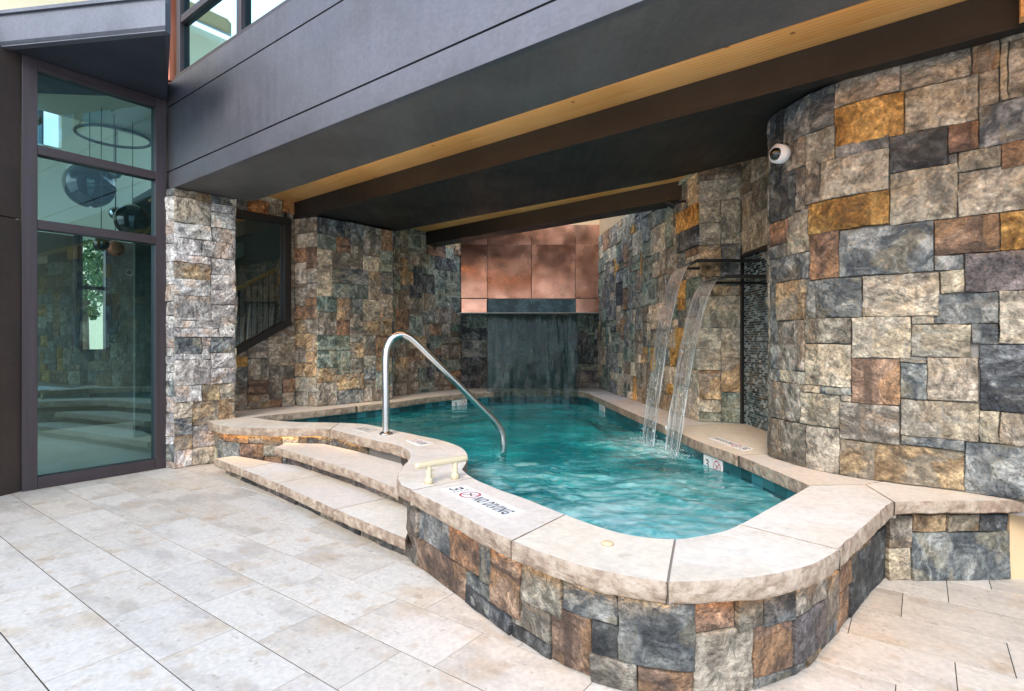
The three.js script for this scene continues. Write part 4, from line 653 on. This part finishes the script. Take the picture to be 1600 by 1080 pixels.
  for (let i = 0; i < ms.length - 1; i++) { pane(ms[i], ms[i + 1], y0, 4.75); pane(ms[i], ms[i + 1], 4.77, y1); }
  pane(ms.at(-1), LEN - 0.1, y0, y1);
  const rm = thing('bridge_room', 'dim room behind the window band on the bridge', 'room'); mesh('room_box', merge([prism([at(0.05, 1.6), at(LEN, 1.6), at(LEN, 1.7), at(0.05, 1.7)], 4.15, 6.1), prism([at(0.05, 0.15), at(LEN, 0.15), at(LEN, 1.7), at(0.05, 1.7)], 6.02, 6.1), prism([at(0.05, 0.15), at(LEN, 0.15), at(LEN, 1.7), at(0.05, 1.7)], 4.125, 4.15)]), std({ color: 0x8d9a92, roughness: 0.9 }), rm);
  const cp = thing('copper_corner_post', 'polished copper corner post between gutter and bridge windows', 'post');
  mesh('post_strip', post(add(q.at(sx(266)).p, nb, -0.02), 4.154, 6.0, 0.14, 0.11, fasDir, 0.01), copperTrim, cp); mesh('post_strip', post(add(q.at(sx(275.5)).p, nb, -0.035), 4.155, 6.0, 0.10, 0.05, fasDir, 0.008), copperTrim, cp);
}

// ---------------------------------------------------------------- left: glazed lobby, canopy, brown panels
{
  const H = 3.95, at = (s, d = 0) => add(add(glassA, eG, s), mG, d), R3 = (p, h) => [p[0], h, -p[1]], L = len(sub(glassB, glassA));
  const w = thing('glass_wall', 'tall brown framed glass wall with three panes beside stone pillar', 'glass wall');
  const fb = 0.10; // frame width
  mesh('frame_post', post(at(0.0), 0, H, 0.12, 0.11, eG), frameMat, w); mesh('frame_post', post(at(L - 0.05), 0, H, 0.12, 0.10, eG), frameMat, w);
  const hz = new Path([at(0), at(L)], -1); const hh = (x, y) => EYE - (y - CY) / FOC * hz.hit(x).z;
  const rails = [[0.055, 0.11], [hh(150, 364) , 0.085], [hh(150, 256), 0.085], [H - 0.05, 0.10]];
  for (const [y, t] of rails) mesh('frame_rail', bar(R3(at(0.056), y), R3(at(L - 0.101), y), 0.115, t, 0.006), frameMat, w);
  for (let i = 0; i < 3; i++) { const a = at(0.05), b = at(L - 0.09), h0 = rails[i][0] + 0.02, h1 = rails[i + 1][0] - 0.02; const g = new THREE.BufferGeometry(); g.setAttribute('position', new THREE.Float32BufferAttribute([...R3(a, h0), ...R3(b, h0), ...R3(b, h1), ...R3(a, h1)], 3)); g.setIndex([0, 1, 2, 0, 2, 3]); g.computeVertexNormals(); mesh('glass_pane', g, glassDoor, w); const q = mG[0], g3 = g.clone().translate(-mG[0] * 0.012, 0, mG[1] * 0.012); mesh('tint_layer', g3, glassTint, w); }
  const pn = thing('metal_panel_wall', 'brown metal panel wall at the end of the glass wall', 'wall');
  const pd = unit([-0.265, -1]), p0 = at(-0.06, -0.03); for (const [a, b] of [[0, 2.455], [2.465, H]]) { const g = prism([p0, add(p0, pd, 2.2), add(add(p0, pd, 2.2), [-0.12, 0]), add(p0, [-0.12, 0])], a, b); planarUV(g, 1 / 1.4); mesh('wall_panel', g, brownMetal, pn); }
  const ca = thing('canopy', 'grey metal canopy with deep gutter fascia over the glass wall', 'canopy');
  const gR = P(258, 47, H), gL = P(-120, 84, H), bk = add(glassB, [0.03, 0.02]);
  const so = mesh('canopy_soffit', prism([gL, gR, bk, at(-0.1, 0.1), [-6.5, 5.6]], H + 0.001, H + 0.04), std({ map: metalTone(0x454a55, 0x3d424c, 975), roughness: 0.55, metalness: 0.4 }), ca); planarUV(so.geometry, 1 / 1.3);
  const gd = unit(sub(gR, gL)), gn = [-gd[1], gd[0]]; const gu = mesh('gutter_fascia', prism([gL, gR, add(gR, gn, 0.06), add(gL, gn, 0.06)], H - 0.006, H + 0.285), gutterMat, ca); planarUV(gu.geometry, 1 / 1.3);
  mesh('gutter_lip', prism([add(gL, gn, -0.025), add(gR, gn, -0.025), add(gR, gn, 0.0), add(gL, gn, 0.0)], H + 0.27, H + 0.30), gutterMat, ca);
  mesh('canopy_roof', prism([add(gL, gn, 0.06), add(gR, gn, 0.06), bk, [-6.5, 5.8]], H + 0.05, H + 0.20), gutterMat, ca);
  // the lobby behind the glass
  const lob = thing('lobby', 'double height lobby room seen through the glass wall', 'room');
  const cream = std({ color: 0xdcdcc6, roughness: 0.9 }), dim = std({ color: 0x5a5044, roughness: 0.85 }), floorM = std({ color: 0x8a8478, roughness: 0.5 });
  const dF = 4.2, far = new Path([at(-3, dF), at(6, dF)], -1), fs = (x) => far.hit(x).s, fz = (x) => far.hit(x).z, fh = (x, y) => EYE - (y - CY) / FOC * fz(x);
  const box = (s0, s1, h0, h1, mat, name, d = 0) => { const a = far.at(s0).p, b = far.at(s1).p; const g = prism([add(a, mG, d), add(b, mG, d), add(b, mG, 0.15 + d), add(a, mG, 0.15 + d)], h0, h1); mesh(name, g, mat, lob); };
  const o1 = [fs(118), fs(166)], o2 = [fs(226), fs(243)], sk = [[fs(30), fs(60)], [fs(68), fs(96)]], hlo = fh(142, 546), hhi = fh(142, 372), hs0 = fh(70, 226), hs1 = Math.min(5.7, fh(70, 96)), top = 5.9;
  // rows of wall round the openings
  box(0, 9, 0, hlo, dim, 'lobby_wall'); box(0, o1[0], hlo, hhi, dim, 'lobby_wall'); box(o1[1], o2[0], hlo, hhi, dim, 'lobby_wall'); box(o2[1], 9, hlo, hhi, dim, 'lobby_wall');
  box(0, 9, hhi, hs0, cream, 'lobby_wall'); box(0, sk[0][0], hs0, hs1, cream, 'lobby_wall'); box(sk[0][1], sk[1][0], hs0, hs1, dim, 'lobby_wall'); box(sk[1][1], 9, hs0, hs1, cream, 'lobby_wall'); box(0, 9, hs1, top, cream, 'lobby_wall');
  for (const s of [o1[0], (o1[0] * 0.93 + o1[1] * 0.07), o1[1]]) mesh('lobby_mullion', post(add(far.at(s).p, mG, -0.04), hlo, hhi, 0.1, 0.08, eG), frameMat, lob);
  mesh('lobby_mullion', bar(R3(add(far.at(o1[0]).p, mG, -0.03), hhi * 0.55 + hlo * 0.45), R3(add(far.at(o1[1]).p, mG, -0.03), hhi * 0.55 + hlo * 0.45), 0.06, 0.06), frameMat, lob);
  mesh('lobby_floor', prism([at(-3, 0.03), at(L, 0.03), at(L, 0.5), at(6, dF), at(-3, dF)], -0.05, 0.0), floorM, lob);
  mesh('lobby_ceiling', prism([at(-3, 2.0), at(L + 1.8, 2.0), at(6, dF), at(-3, dF)], top, top + 0.1), cream, lob); mesh('lobby_ceiling', prism([at(-3, 0.03), at(L + 0.02, 0.03), at(L + 1.8, 2.0), at(-3, 2.0)], 4.16, 4.24), cream, lob); mesh('lobby_upper_wall', prism([at(-3, 2.0), at(L + 1.8, 2.0), at(L + 1.9, 2.1), at(-3, 2.1)], 4.241, top), std({ color: 0xddd2b4, roughness: 0.9 }), lob); mesh('eaves_board', prism([at(-3.2, 1.6), at(L + 1.5, 1.6), at(L + 1.6, 1.68), at(-3.2, 1.68)], top + 0.0, top + 0.2), std({ color: 0xb39a72, roughness: 0.8 }), lob);
  mesh('lobby_side_wall', prism([at(-3, 0), at(-3, dF), at(-3.1, dF), at(-3.1, 0)], 0, 0.5), cream, lob);
  mesh('lobby_front_wall', prism([at(-3, 0.0), at(-0.12, 0.0), at(-0.12, 0.12), at(-3, 0.12)], 0, 4.155), dim, lob);
  mesh('lobby_front_wall', prism([at(-0.12, 0.03), at(L + 0.05, 0.03), at(L + 0.05, 0.12), at(-0.12, 0.12)], H + 0.05, 4.155), dim, lob);
  // lobby fittings
  const mid = (x, y, d) => { const p = new Path([at(-3, d), at(6, d)], -1), h = p.hit(x); return [(x - CX) / FOC * h.z, EYE - (y - CY) / FOC * h.z, -h.z, h.z]; };
  const ring = thing('ring_chandelier', 'thin round ring chandelier under the lobby ceiling', 'chandelier'); const rp = mid(178, 214, 2.2), rg = new THREE.TorusGeometry(0.42, 0.02, 8, 48); rg.rotateX(Math.PI / 2); rg.translate(rp[0], rp[1], rp[2]); mesh('ring_tube', rg, darkMetal, ring);
  for (const k of [0, 2.1, 4.2]) mesh('ring_wire', bar([rp[0] + 0.42 * Math.cos(k), rp[1], rp[2] + 0.42 * Math.sin(k)], [rp[0] + 0.01, 5.0, rp[2] + 0.01], 0.006, 0.006), blackMetal, ring);
  const globeM = phys({ color: 0x12181c, roughness: 0.05, clearcoat: 1 }), chrome = std({ color: 0xb9c2c8, metalness: 1, roughness: 0.1 });
  [[140, 289, 1.6, 35, 0, 'large dark glass globe pendant hanging in the lobby'], [178, 268, 1.4, 11, 1, 'small mirrored globe pendant hanging in the lobby'], [207, 345, 1.5, 25, 0, 'mid sized dark globe pendant beside the small mirrored globes'], [181, 333, 1.9, 10, 1, 'mirrored globe pendant between the two dark globes'], [158, 381, 1.3, 11, 0, 'small blue black globe pendant, lowest of the cluster'], [180, 388, 1.8, 12, 1, 'copper toned globe pendant beside the lowest small globe']].forEach(([x, y, d, r, c, lb], i) => { const q = mid(x, y, d), rr = r / FOC * q[3]; const t = thing('globe_pendant', lb, 'pendant', 'globe pendants in the lobby'); const g = new THREE.SphereGeometry(rr, 28, 20); g.translate(q[0], q[1], q[2]); mesh('globe', g, i === 5 ? copperTrim : c ? chrome : globeM, t); mesh('cord', bar([q[0], q[1] + rr * 0.95, q[2]], [q[0] + 0.001, 4.16, q[2]], 0.006, 0.006), blackMetal, t); });
}

// ---------------------------------------------------------------- beyond the lobby (seen through the glass)
const leafMat = phys({ color: new THREE.Color().setRGB(0.07, 0.15, 0.045), roughness: 0.8, transmission: 0.3, thickness: 0 });
const bark = std({ color: 0x5c4a3a, roughness: 0.95 });
function tree(label, x, z, h, rad, seed) {
  const R = rng(seed), t = thing('leafy_tree', label, 'tree');
  const parts = [new THREE.CylinderGeometry(0.05, 0.12, h * 0.55, 8).translate(0, h * 0.275, 0)];
  for (let k = 0; k < 7; k++) { const a = R() * 6.28, b = h * (0.35 + 0.25 * R()); parts.push(bar([0, b, 0], [Math.cos(a) * rad * 0.6, b + h * 0.2, Math.sin(a) * rad * 0.6], 0.05, 0.05)); }
  const g = merge(parts.map((q) => q.toNonIndexed())); g.translate(x, 0, -z); mesh('trunk', g, bark, t);
  const cl = Array.from({ length: 26 }, () => { const a = R() * 6.28, r = Math.sqrt(R()) * rad * 0.85, y = h * (0.4 + 0.55 * R()); return [Math.cos(a) * r, y, Math.sin(a) * r, 0.25 + 0.35 * R()]; });
  const pos = []; for (const [cx, cy, cz, cr] of cl) for (let k = 0; k < 150; k++) { const d = new THREE.Vector3(R() - 0.5, R() - 0.5, R() - 0.5).normalize().multiplyScalar(cr * Math.cbrt(R())); const c = new THREE.Vector3(x + cx + d.x, cy + d.y, -z + cz + d.z), u = new THREE.Vector3(R() - 0.5, R() - 0.5, R() - 0.5).normalize().multiplyScalar(0.07), v = new THREE.Vector3(R() - 0.5, R() - 0.5, R() - 0.5).normalize().multiplyScalar(0.045); const A = c.clone().add(u), B = c.clone().add(v), Cc = c.clone().sub(u), Dd = c.clone().sub(v); pos.push(...A, ...B, ...Cc, ...A, ...Cc, ...Dd); }
  const lg = new THREE.BufferGeometry(); lg.setAttribute('position', new THREE.Float32BufferAttribute(pos, 3)); lg.computeVertexNormals(); mesh('crown', lg, leafMat, t);
}
function house(name, label, o, dir, wdt, dep, h, wallC, seed) { // a cream house: front face along dir from o, body behind
  const t = thing(name, label, 'building'); const n = [-dir[1], dir[0]]; const at = (s, d) => add(add(o, dir, s), n, d), R3 = (p, y) => [p[0], y, -p[1]];
  mesh('wall', prism([at(0, 0), at(wdt, 0), at(wdt, dep), at(0, dep)], 0, h), std({ color: wallC, roughness: 0.9 }), t);
  const wm = std({ color: 0xe8e6de, roughness: 0.6 }), gm = phys({ color: 0x2c3a40, roughness: 0.05, clearcoat: 1 });
  for (let y = 1.0; y + 1.5 < h; y += 2.9) for (let s = 1.6; s + 1.1 < wdt; s += 2.4) { const f = mesh('window', merge([bar(R3(at(s, -0.03), y), R3(at(s + 1.1, -0.03), y), 0.1, 0.1), bar(R3(at(s, -0.03), y + 1.5), R3(at(s + 1.1, -0.03), y + 1.5), 0.1, 0.1), post(at(s, -0.03), y + 0.05, y + 1.45, 0.1, 0.1, dir), post(at(s + 1.1, -0.03), y + 0.05, y + 1.45, 0.1, 0.1, dir), post(at(s + 0.55, -0.03), y + 0.05, y + 1.45, 0.06, 0.05, dir)].map((g) => g.index ? g.toNonIndexed() : g)), wm, t); mesh('pane', prism([at(s, -0.02), at(s + 1.1, -0.02), at(s + 1.1, 0.02), at(s, 0.02)], y, y + 1.5), gm, f); }
  // gabled roof
  const ov = 0.5, rm = std({ color: 0x6b5c4c, roughness: 0.9 }), rise = dep * 0.32, g = new THREE.BufferGeometry(), a = R3(at(-ov, -ov), h), b = R3(at(wdt + ov, -ov), h), c = R3(at(wdt + ov, dep / 2), h + rise), d = R3(at(-ov, dep / 2), h + rise), e = R3(at(wdt + ov, dep + ov), h), f = R3(at(-ov, dep + ov), h);
  g.setAttribute('position', new THREE.Float32BufferAttribute([...a, ...b, ...c, ...a, ...c, ...d, ...d, ...c, ...e, ...d, ...e, ...f, ...a, ...d, ...f, ...b, ...e, ...c, ...a, ...f, ...e, ...a, ...e, ...b], 3)); g.computeVertexNormals(); mesh('roof', g, rm, t);
}
house('cream_house', 'cream house with white windows beyond the lobby', [-19, 15.5], unit([0.8, 0.6]), 9, 6, 6, 0xd8cfae, 1);
tree('small leafy tree in front of the cream house beyond the lobby', -10.9, 14.2, 5.2, 1.3, 21);

// ---------------------------------------------------------------- objects
{ // handrail
  const a = P(603, 679, HC), dir = unit([1.12, 0.54]), q = (t, h) => V(add(a, dir, t * 1.243), h);
  const t = thing('pool_handrail', 'polished steel handrail curving from the coping into the water', 'handrail');
  const c = new THREE.CurvePath(); const pts = [q(0, HC), q(0, 0.8), q(0, 1.22), q(0.012, 1.31), q(0.05, 1.39), q(0.115, 1.425), q(0.18, 1.40), q(0.25, 1.33), q(0.32, 1.245), q(0.5, 1.028), q(0.7, 0.786), q(0.88, 0.565), q(0.94, 0.475), q(0.975, 0.38), q(0.985, 0.28), q(0.985, -0.3)];
  mesh('rail_tube', new THREE.TubeGeometry(new THREE.CatmullRomCurve3(pts, false, 'centripetal'), 160, 0.034, 18), steel, t);
  const fl = new THREE.LatheGeometry([[0.034, 0.03], [0.039, 0.028], [0.052, 0.018], [0.062, 0.008], [0.064, 0.0], [0.03, 0.0]].map((p) => new THREE.Vector2(...p)), 32); fl.translate(a[0], HC + 0.001, -a[1]); mesh('floor_flange', fl, steel, t);
}
{ // cream grab bar by the coping seam
  const t = thing('grab_bar', 'small cream plastic grab bar standing on the coping by the steps', 'grab bar');
  const b1 = P(670, 756, HC), b2 = P(711, 748.5, HC), d = unit(sub(b2, b1)), e1 = add(b1, d, -0.075), e2 = add(b2, d, 0.075), y = HC + 0.122;
  const cap = new THREE.CapsuleGeometry(0.021, len(sub(e2, e1)), 8, 20); cap.rotateZ(Math.PI / 2); cap.rotateY(Math.atan2(d[1], d[0])); cap.translate((e1[0] + e2[0]) / 2, y, -(e1[1] + e2[1]) / 2); mesh('bar', cap, ivory, t);
  for (const b of [b1, b2]) { const g = new THREE.LatheGeometry([[0.0, 0], [0.027, 0], [0.027, 0.03], [0.023, 0.035], [0.0175, 0.04], [0.0175, 0.122]].map((p) => new THREE.Vector2(...p)), 24); g.translate(b[0], HC, -b[1]); mesh('post', g, ivory, t); }
  for (const h of [0.045, 0.075]) mesh('rung', bar([b1[0] + d[0] * 0.018, HC + h, -(b1[1] + d[1] * 0.018)], [b1[0] + d[0] * 0.05, HC + h, -(b1[1] + d[1] * 0.05)], 0.014, 0.012, 0.004), ivory, t);
}
{ const c = P(949, 851, HC), g = new THREE.LatheGeometry([[0.0, 0.014], [0.012, 0.0135], [0.021, 0.010], [0.0255, 0.005], [0.0255, 0.0], [0.0, 0.0]].map((p) => new THREE.Vector2(...p)), 28); g.translate(c[0], HC + 0.001, -c[1]); tag(mesh('domed_cap', g, std({ color: 0xd6bb92, roughness: 0.45 })), 'small domed beige cap on the curved front coping', 'cap'); }

// printed markers
function printTex(W, Hh, draw) { const c = document.createElement('canvas'); c.width = W; c.height = Hh; const x = c.getContext('2d'); draw(x, W, Hh); const t = new THREE.CanvasTexture(c); t.colorSpace = THREE.SRGBColorSpace; return t; }
const noDive = (x, cx, cy, r) => { x.strokeStyle = '#b3343c'; x.lineWidth = r * 0.2; x.beginPath(); x.arc(cx, cy, r, 0, 7); x.stroke(); x.strokeStyle = '#333'; x.lineWidth = r * 0.16; x.beginPath(); x.moveTo(cx - r * 0.5, cy - r * 0.35); x.lineTo(cx + r * 0.1, cy); x.lineTo(cx + r * 0.5, cy + r * 0.1); x.stroke(); x.strokeStyle = '#b3343c'; x.lineWidth = r * 0.18; x.beginPath(); x.moveTo(cx - r * 0.7, cy + r * 0.7); x.lineTo(cx + r * 0.7, cy - r * 0.7); x.stroke(); };
const fullSign = printTex(1024, 260, (x, W, H) => { x.fillStyle = '#efeeec'; x.fillRect(0, 0, W, H); x.fillStyle = '#1d1d20'; x.font = 'bold 190px sans-serif'; x.textBaseline = 'middle'; x.fillText('3', 24, H / 2 + 8); x.font = 'bold 74px sans-serif'; x.fillText('1', 140, H / 2 - 50); x.fillText('2', 150, H / 2 + 62); x.fillRect(136, H / 2 - 2, 60, 8); noDive(x, 330, H / 2, 92); x.fillStyle = '#1d1d20'; x.font = 'bold 132px sans-serif'; const s = 'NO DIVING', w = x.measureText(s).width; x.save(); x.translate(450, H / 2 + 6); x.scale(548 / w, 1.3); x.fillText(s, 0, 0); x.restore(); });
const depthSign = printTex(512, 256, (x, W, H) => { x.fillStyle = '#d8d3cb'; x.fillRect(0, 0, W, H); x.fillStyle = '#1d1d20'; x.font = 'bold 180px sans-serif'; x.textBaseline = 'middle'; x.fillText('3', 30, H / 2 + 6); x.font = 'bold 80px sans-serif'; x.fillText('1', 160, H / 2 - 48); x.fillText('2', 160, H / 2 + 58); x.fillRect(150, H / 2 - 2, 70, 8); x.font = 'bold 110px sans-serif'; x.fillText('FT', 270, H / 2 + 6); });
const tileSign = printTex(512, 256, (x, W, H) => { x.fillStyle = '#d9dad8'; x.fillRect(0, 0, W, H); x.fillStyle = '#1d1d20'; x.font = 'bold 190px sans-serif'; x.textBaseline = 'middle'; x.fillText('3', 60, H / 2 + 6); x.fillStyle = '#8a8a8a'; x.fillRect(253, 0, 6, H); noDive(x, 384, H / 2, 90); });
function sticker(name, label, px, map) { // four pixels on the coping: start-bottom, end-bottom, end-top, start-top of the print
  const c = px.map(([x, y]) => P(x, y, HC + 0.004)), g = new THREE.BufferGeometry(); const lo = HC - 0.002, hi = HC + 0.004, pos = [], uv = [];
  c.forEach((p) => pos.push(p[0], hi, -p[1])); uv.push(0, 0, 1, 0, 1, 1, 0, 1); c.forEach((p) => pos.push(p[0], lo, -p[1])); uv.push(0, 0, 0.01, 0, 0.01, 0.01, 0, 0.01);
  g.setAttribute('position', new THREE.Float32BufferAttribute(pos, 3)); g.setAttribute('uv', new THREE.Float32BufferAttribute(uv, 2)); g.setIndex([0, 1, 2, 0, 2, 3, 0, 4, 5, 0, 5, 1, 1, 5, 6, 1, 6, 2, 2, 6, 7, 2, 7, 3, 3, 7, 4, 3, 4, 0]); const g2 = g.toNonIndexed(); g2.computeVertexNormals();
  return tag(mesh(name, g2, std({ map, roughness: 0.45 })), label, 'sign');
}
sticker('depth_sign', 'white depth and no diving sign on the coping beside the grab bar', [[689.5, 764], [780, 808], [820, 799], [727.5, 758.5]], fullSign);
sticker('depth_sign', 'white no diving sign on the coping at the foot of the handrail', [[634, 688], [653, 696], [678, 693], [655, 686]], fullSign);
sticker('depth_sign', 'black depth digits on the coping left of the handrail', [[552, 670], [572, 676], [590, 671], [570, 667]], depthSign);
sticker('depth_sign', 'white no diving sign on the coping under the waterfall niche', [[1178, 701], [1122, 683], [1107, 684.5], [1162, 704.5]], fullSign);
{ // white tiles with print in the waterline band
  const wl = (label, path, xa, xb, name) => { const p = new Path(path, -1), a = p.hit(xa), b = p.hit(xb), A = p.at(a.s), B = p.at(b.s); const y0 = HC - T - 0.150, y1 = HC - T - 0.010; const n = A.n[0] * A.p[0] + A.n[1] * A.p[1] > 0 ? [-A.n[0], -A.n[1]] : A.n; const o = 0.025 - 0.045; const pa = add(A.p, n, o), pb = add(B.p, n, o), ka = add(A.p, n, o - 0.01), kb = add(B.p, n, o - 0.01); const g = new THREE.BufferGeometry(); g.setAttribute('position', new THREE.Float32BufferAttribute([pa[0], y0, -pa[1], pb[0], y0, -pb[1], pb[0], y1, -pb[1], pa[0], y1, -pa[1], ka[0], y0, -ka[1], kb[0], y0, -kb[1], kb[0], y1, -kb[1], ka[0], y1, -ka[1]], 3)); g.setAttribute('uv', new THREE.Float32BufferAttribute([0, 0, 1, 0, 1, 1, 0, 1, 0, 0, 0, 0, 0, 0, 0, 0], 2)); g.setIndex([0, 1, 2, 0, 2, 3, 3, 2, 6, 3, 6, 7, 0, 4, 5, 0, 5, 1, 0, 3, 7, 0, 7, 4, 1, 5, 6, 1, 6, 2]); const g2 = g.toNonIndexed(); g2.computeVertexNormals(); tag(mesh(name, g2, std({ map: tileSign, roughness: 0.3 })), label, 'sign'); };
  wl('white depth tile with red circle at the waterline below the waterfalls', inC, 1096, 1124, 'waterline_sign');
  wl('white depth tile at the waterline below the receding wall', inC, 934, 942, 'waterline_sign');
  wl('white depth tile at the waterline of the curved far left edge', inD, 708, 731, 'waterline_sign');
}
{ // dome camera on the curved wall
  const z = 4.02, x = (1221 - CX) / FOC * z, y = EYE - (241 - CY) / FOC * z, n = unit([-0.97, -0.35]);
  const t = thing('security_camera', 'white dome security camera on the edge of the curved wall', 'camera');
  const rot = (g) => { g.rotateX(Math.PI / 2); g.rotateY(Math.atan2(n[0], -n[1])); g.translate(x, y, -z); return g; };
  const b = new THREE.LatheGeometry([[0.0, -0.05], [0.066, -0.05], [0.068, 0.0], [0.064, 0.02], [0.055, 0.034], [0.045, 0.04], [0.0, 0.042]].map((p) => new THREE.Vector2(...p)), 32); const rotB = (g) => { g.rotateX(-Math.PI / 2); g.rotateY(Math.atan2(n[0], -n[1])); g.rotateY(0); g.translate(x, y, -z); return g; };
  mesh('camera_housing', rotB(b), whitePlastic, t); const d = new THREE.SphereGeometry(0.046, 24, 16); d.translate(x + n[0] * 0.045, y - 0.004, -z - n[1] * 0.045); mesh('camera_dome', d, phys({ color: 0x15181a, roughness: 0.05, clearcoat: 1 }), t);
}
{ // little black spotlight on the receding wall
  const z = 6.4, x = (1052 - CX) / FOC * z, y = EYE - (318 - CY) / FOC * z, t = thing('spot_fixture', 'small black spotlight fixed to the receding stone wall', 'spotlight');
  const h = new THREE.CylinderGeometry(0.035, 0.045, 0.11, 20); h.rotateZ(1.1); h.translate(x - 0.03, y, -z); mesh('spot_head', h, blackMetal, t); mesh('spot_arm', bar([x, y, -z], [x + 0.14, y + 0.03, -z], 0.025, 0.025, 0.004), blackMetal, t);
}
renderer.render(scene, camera);
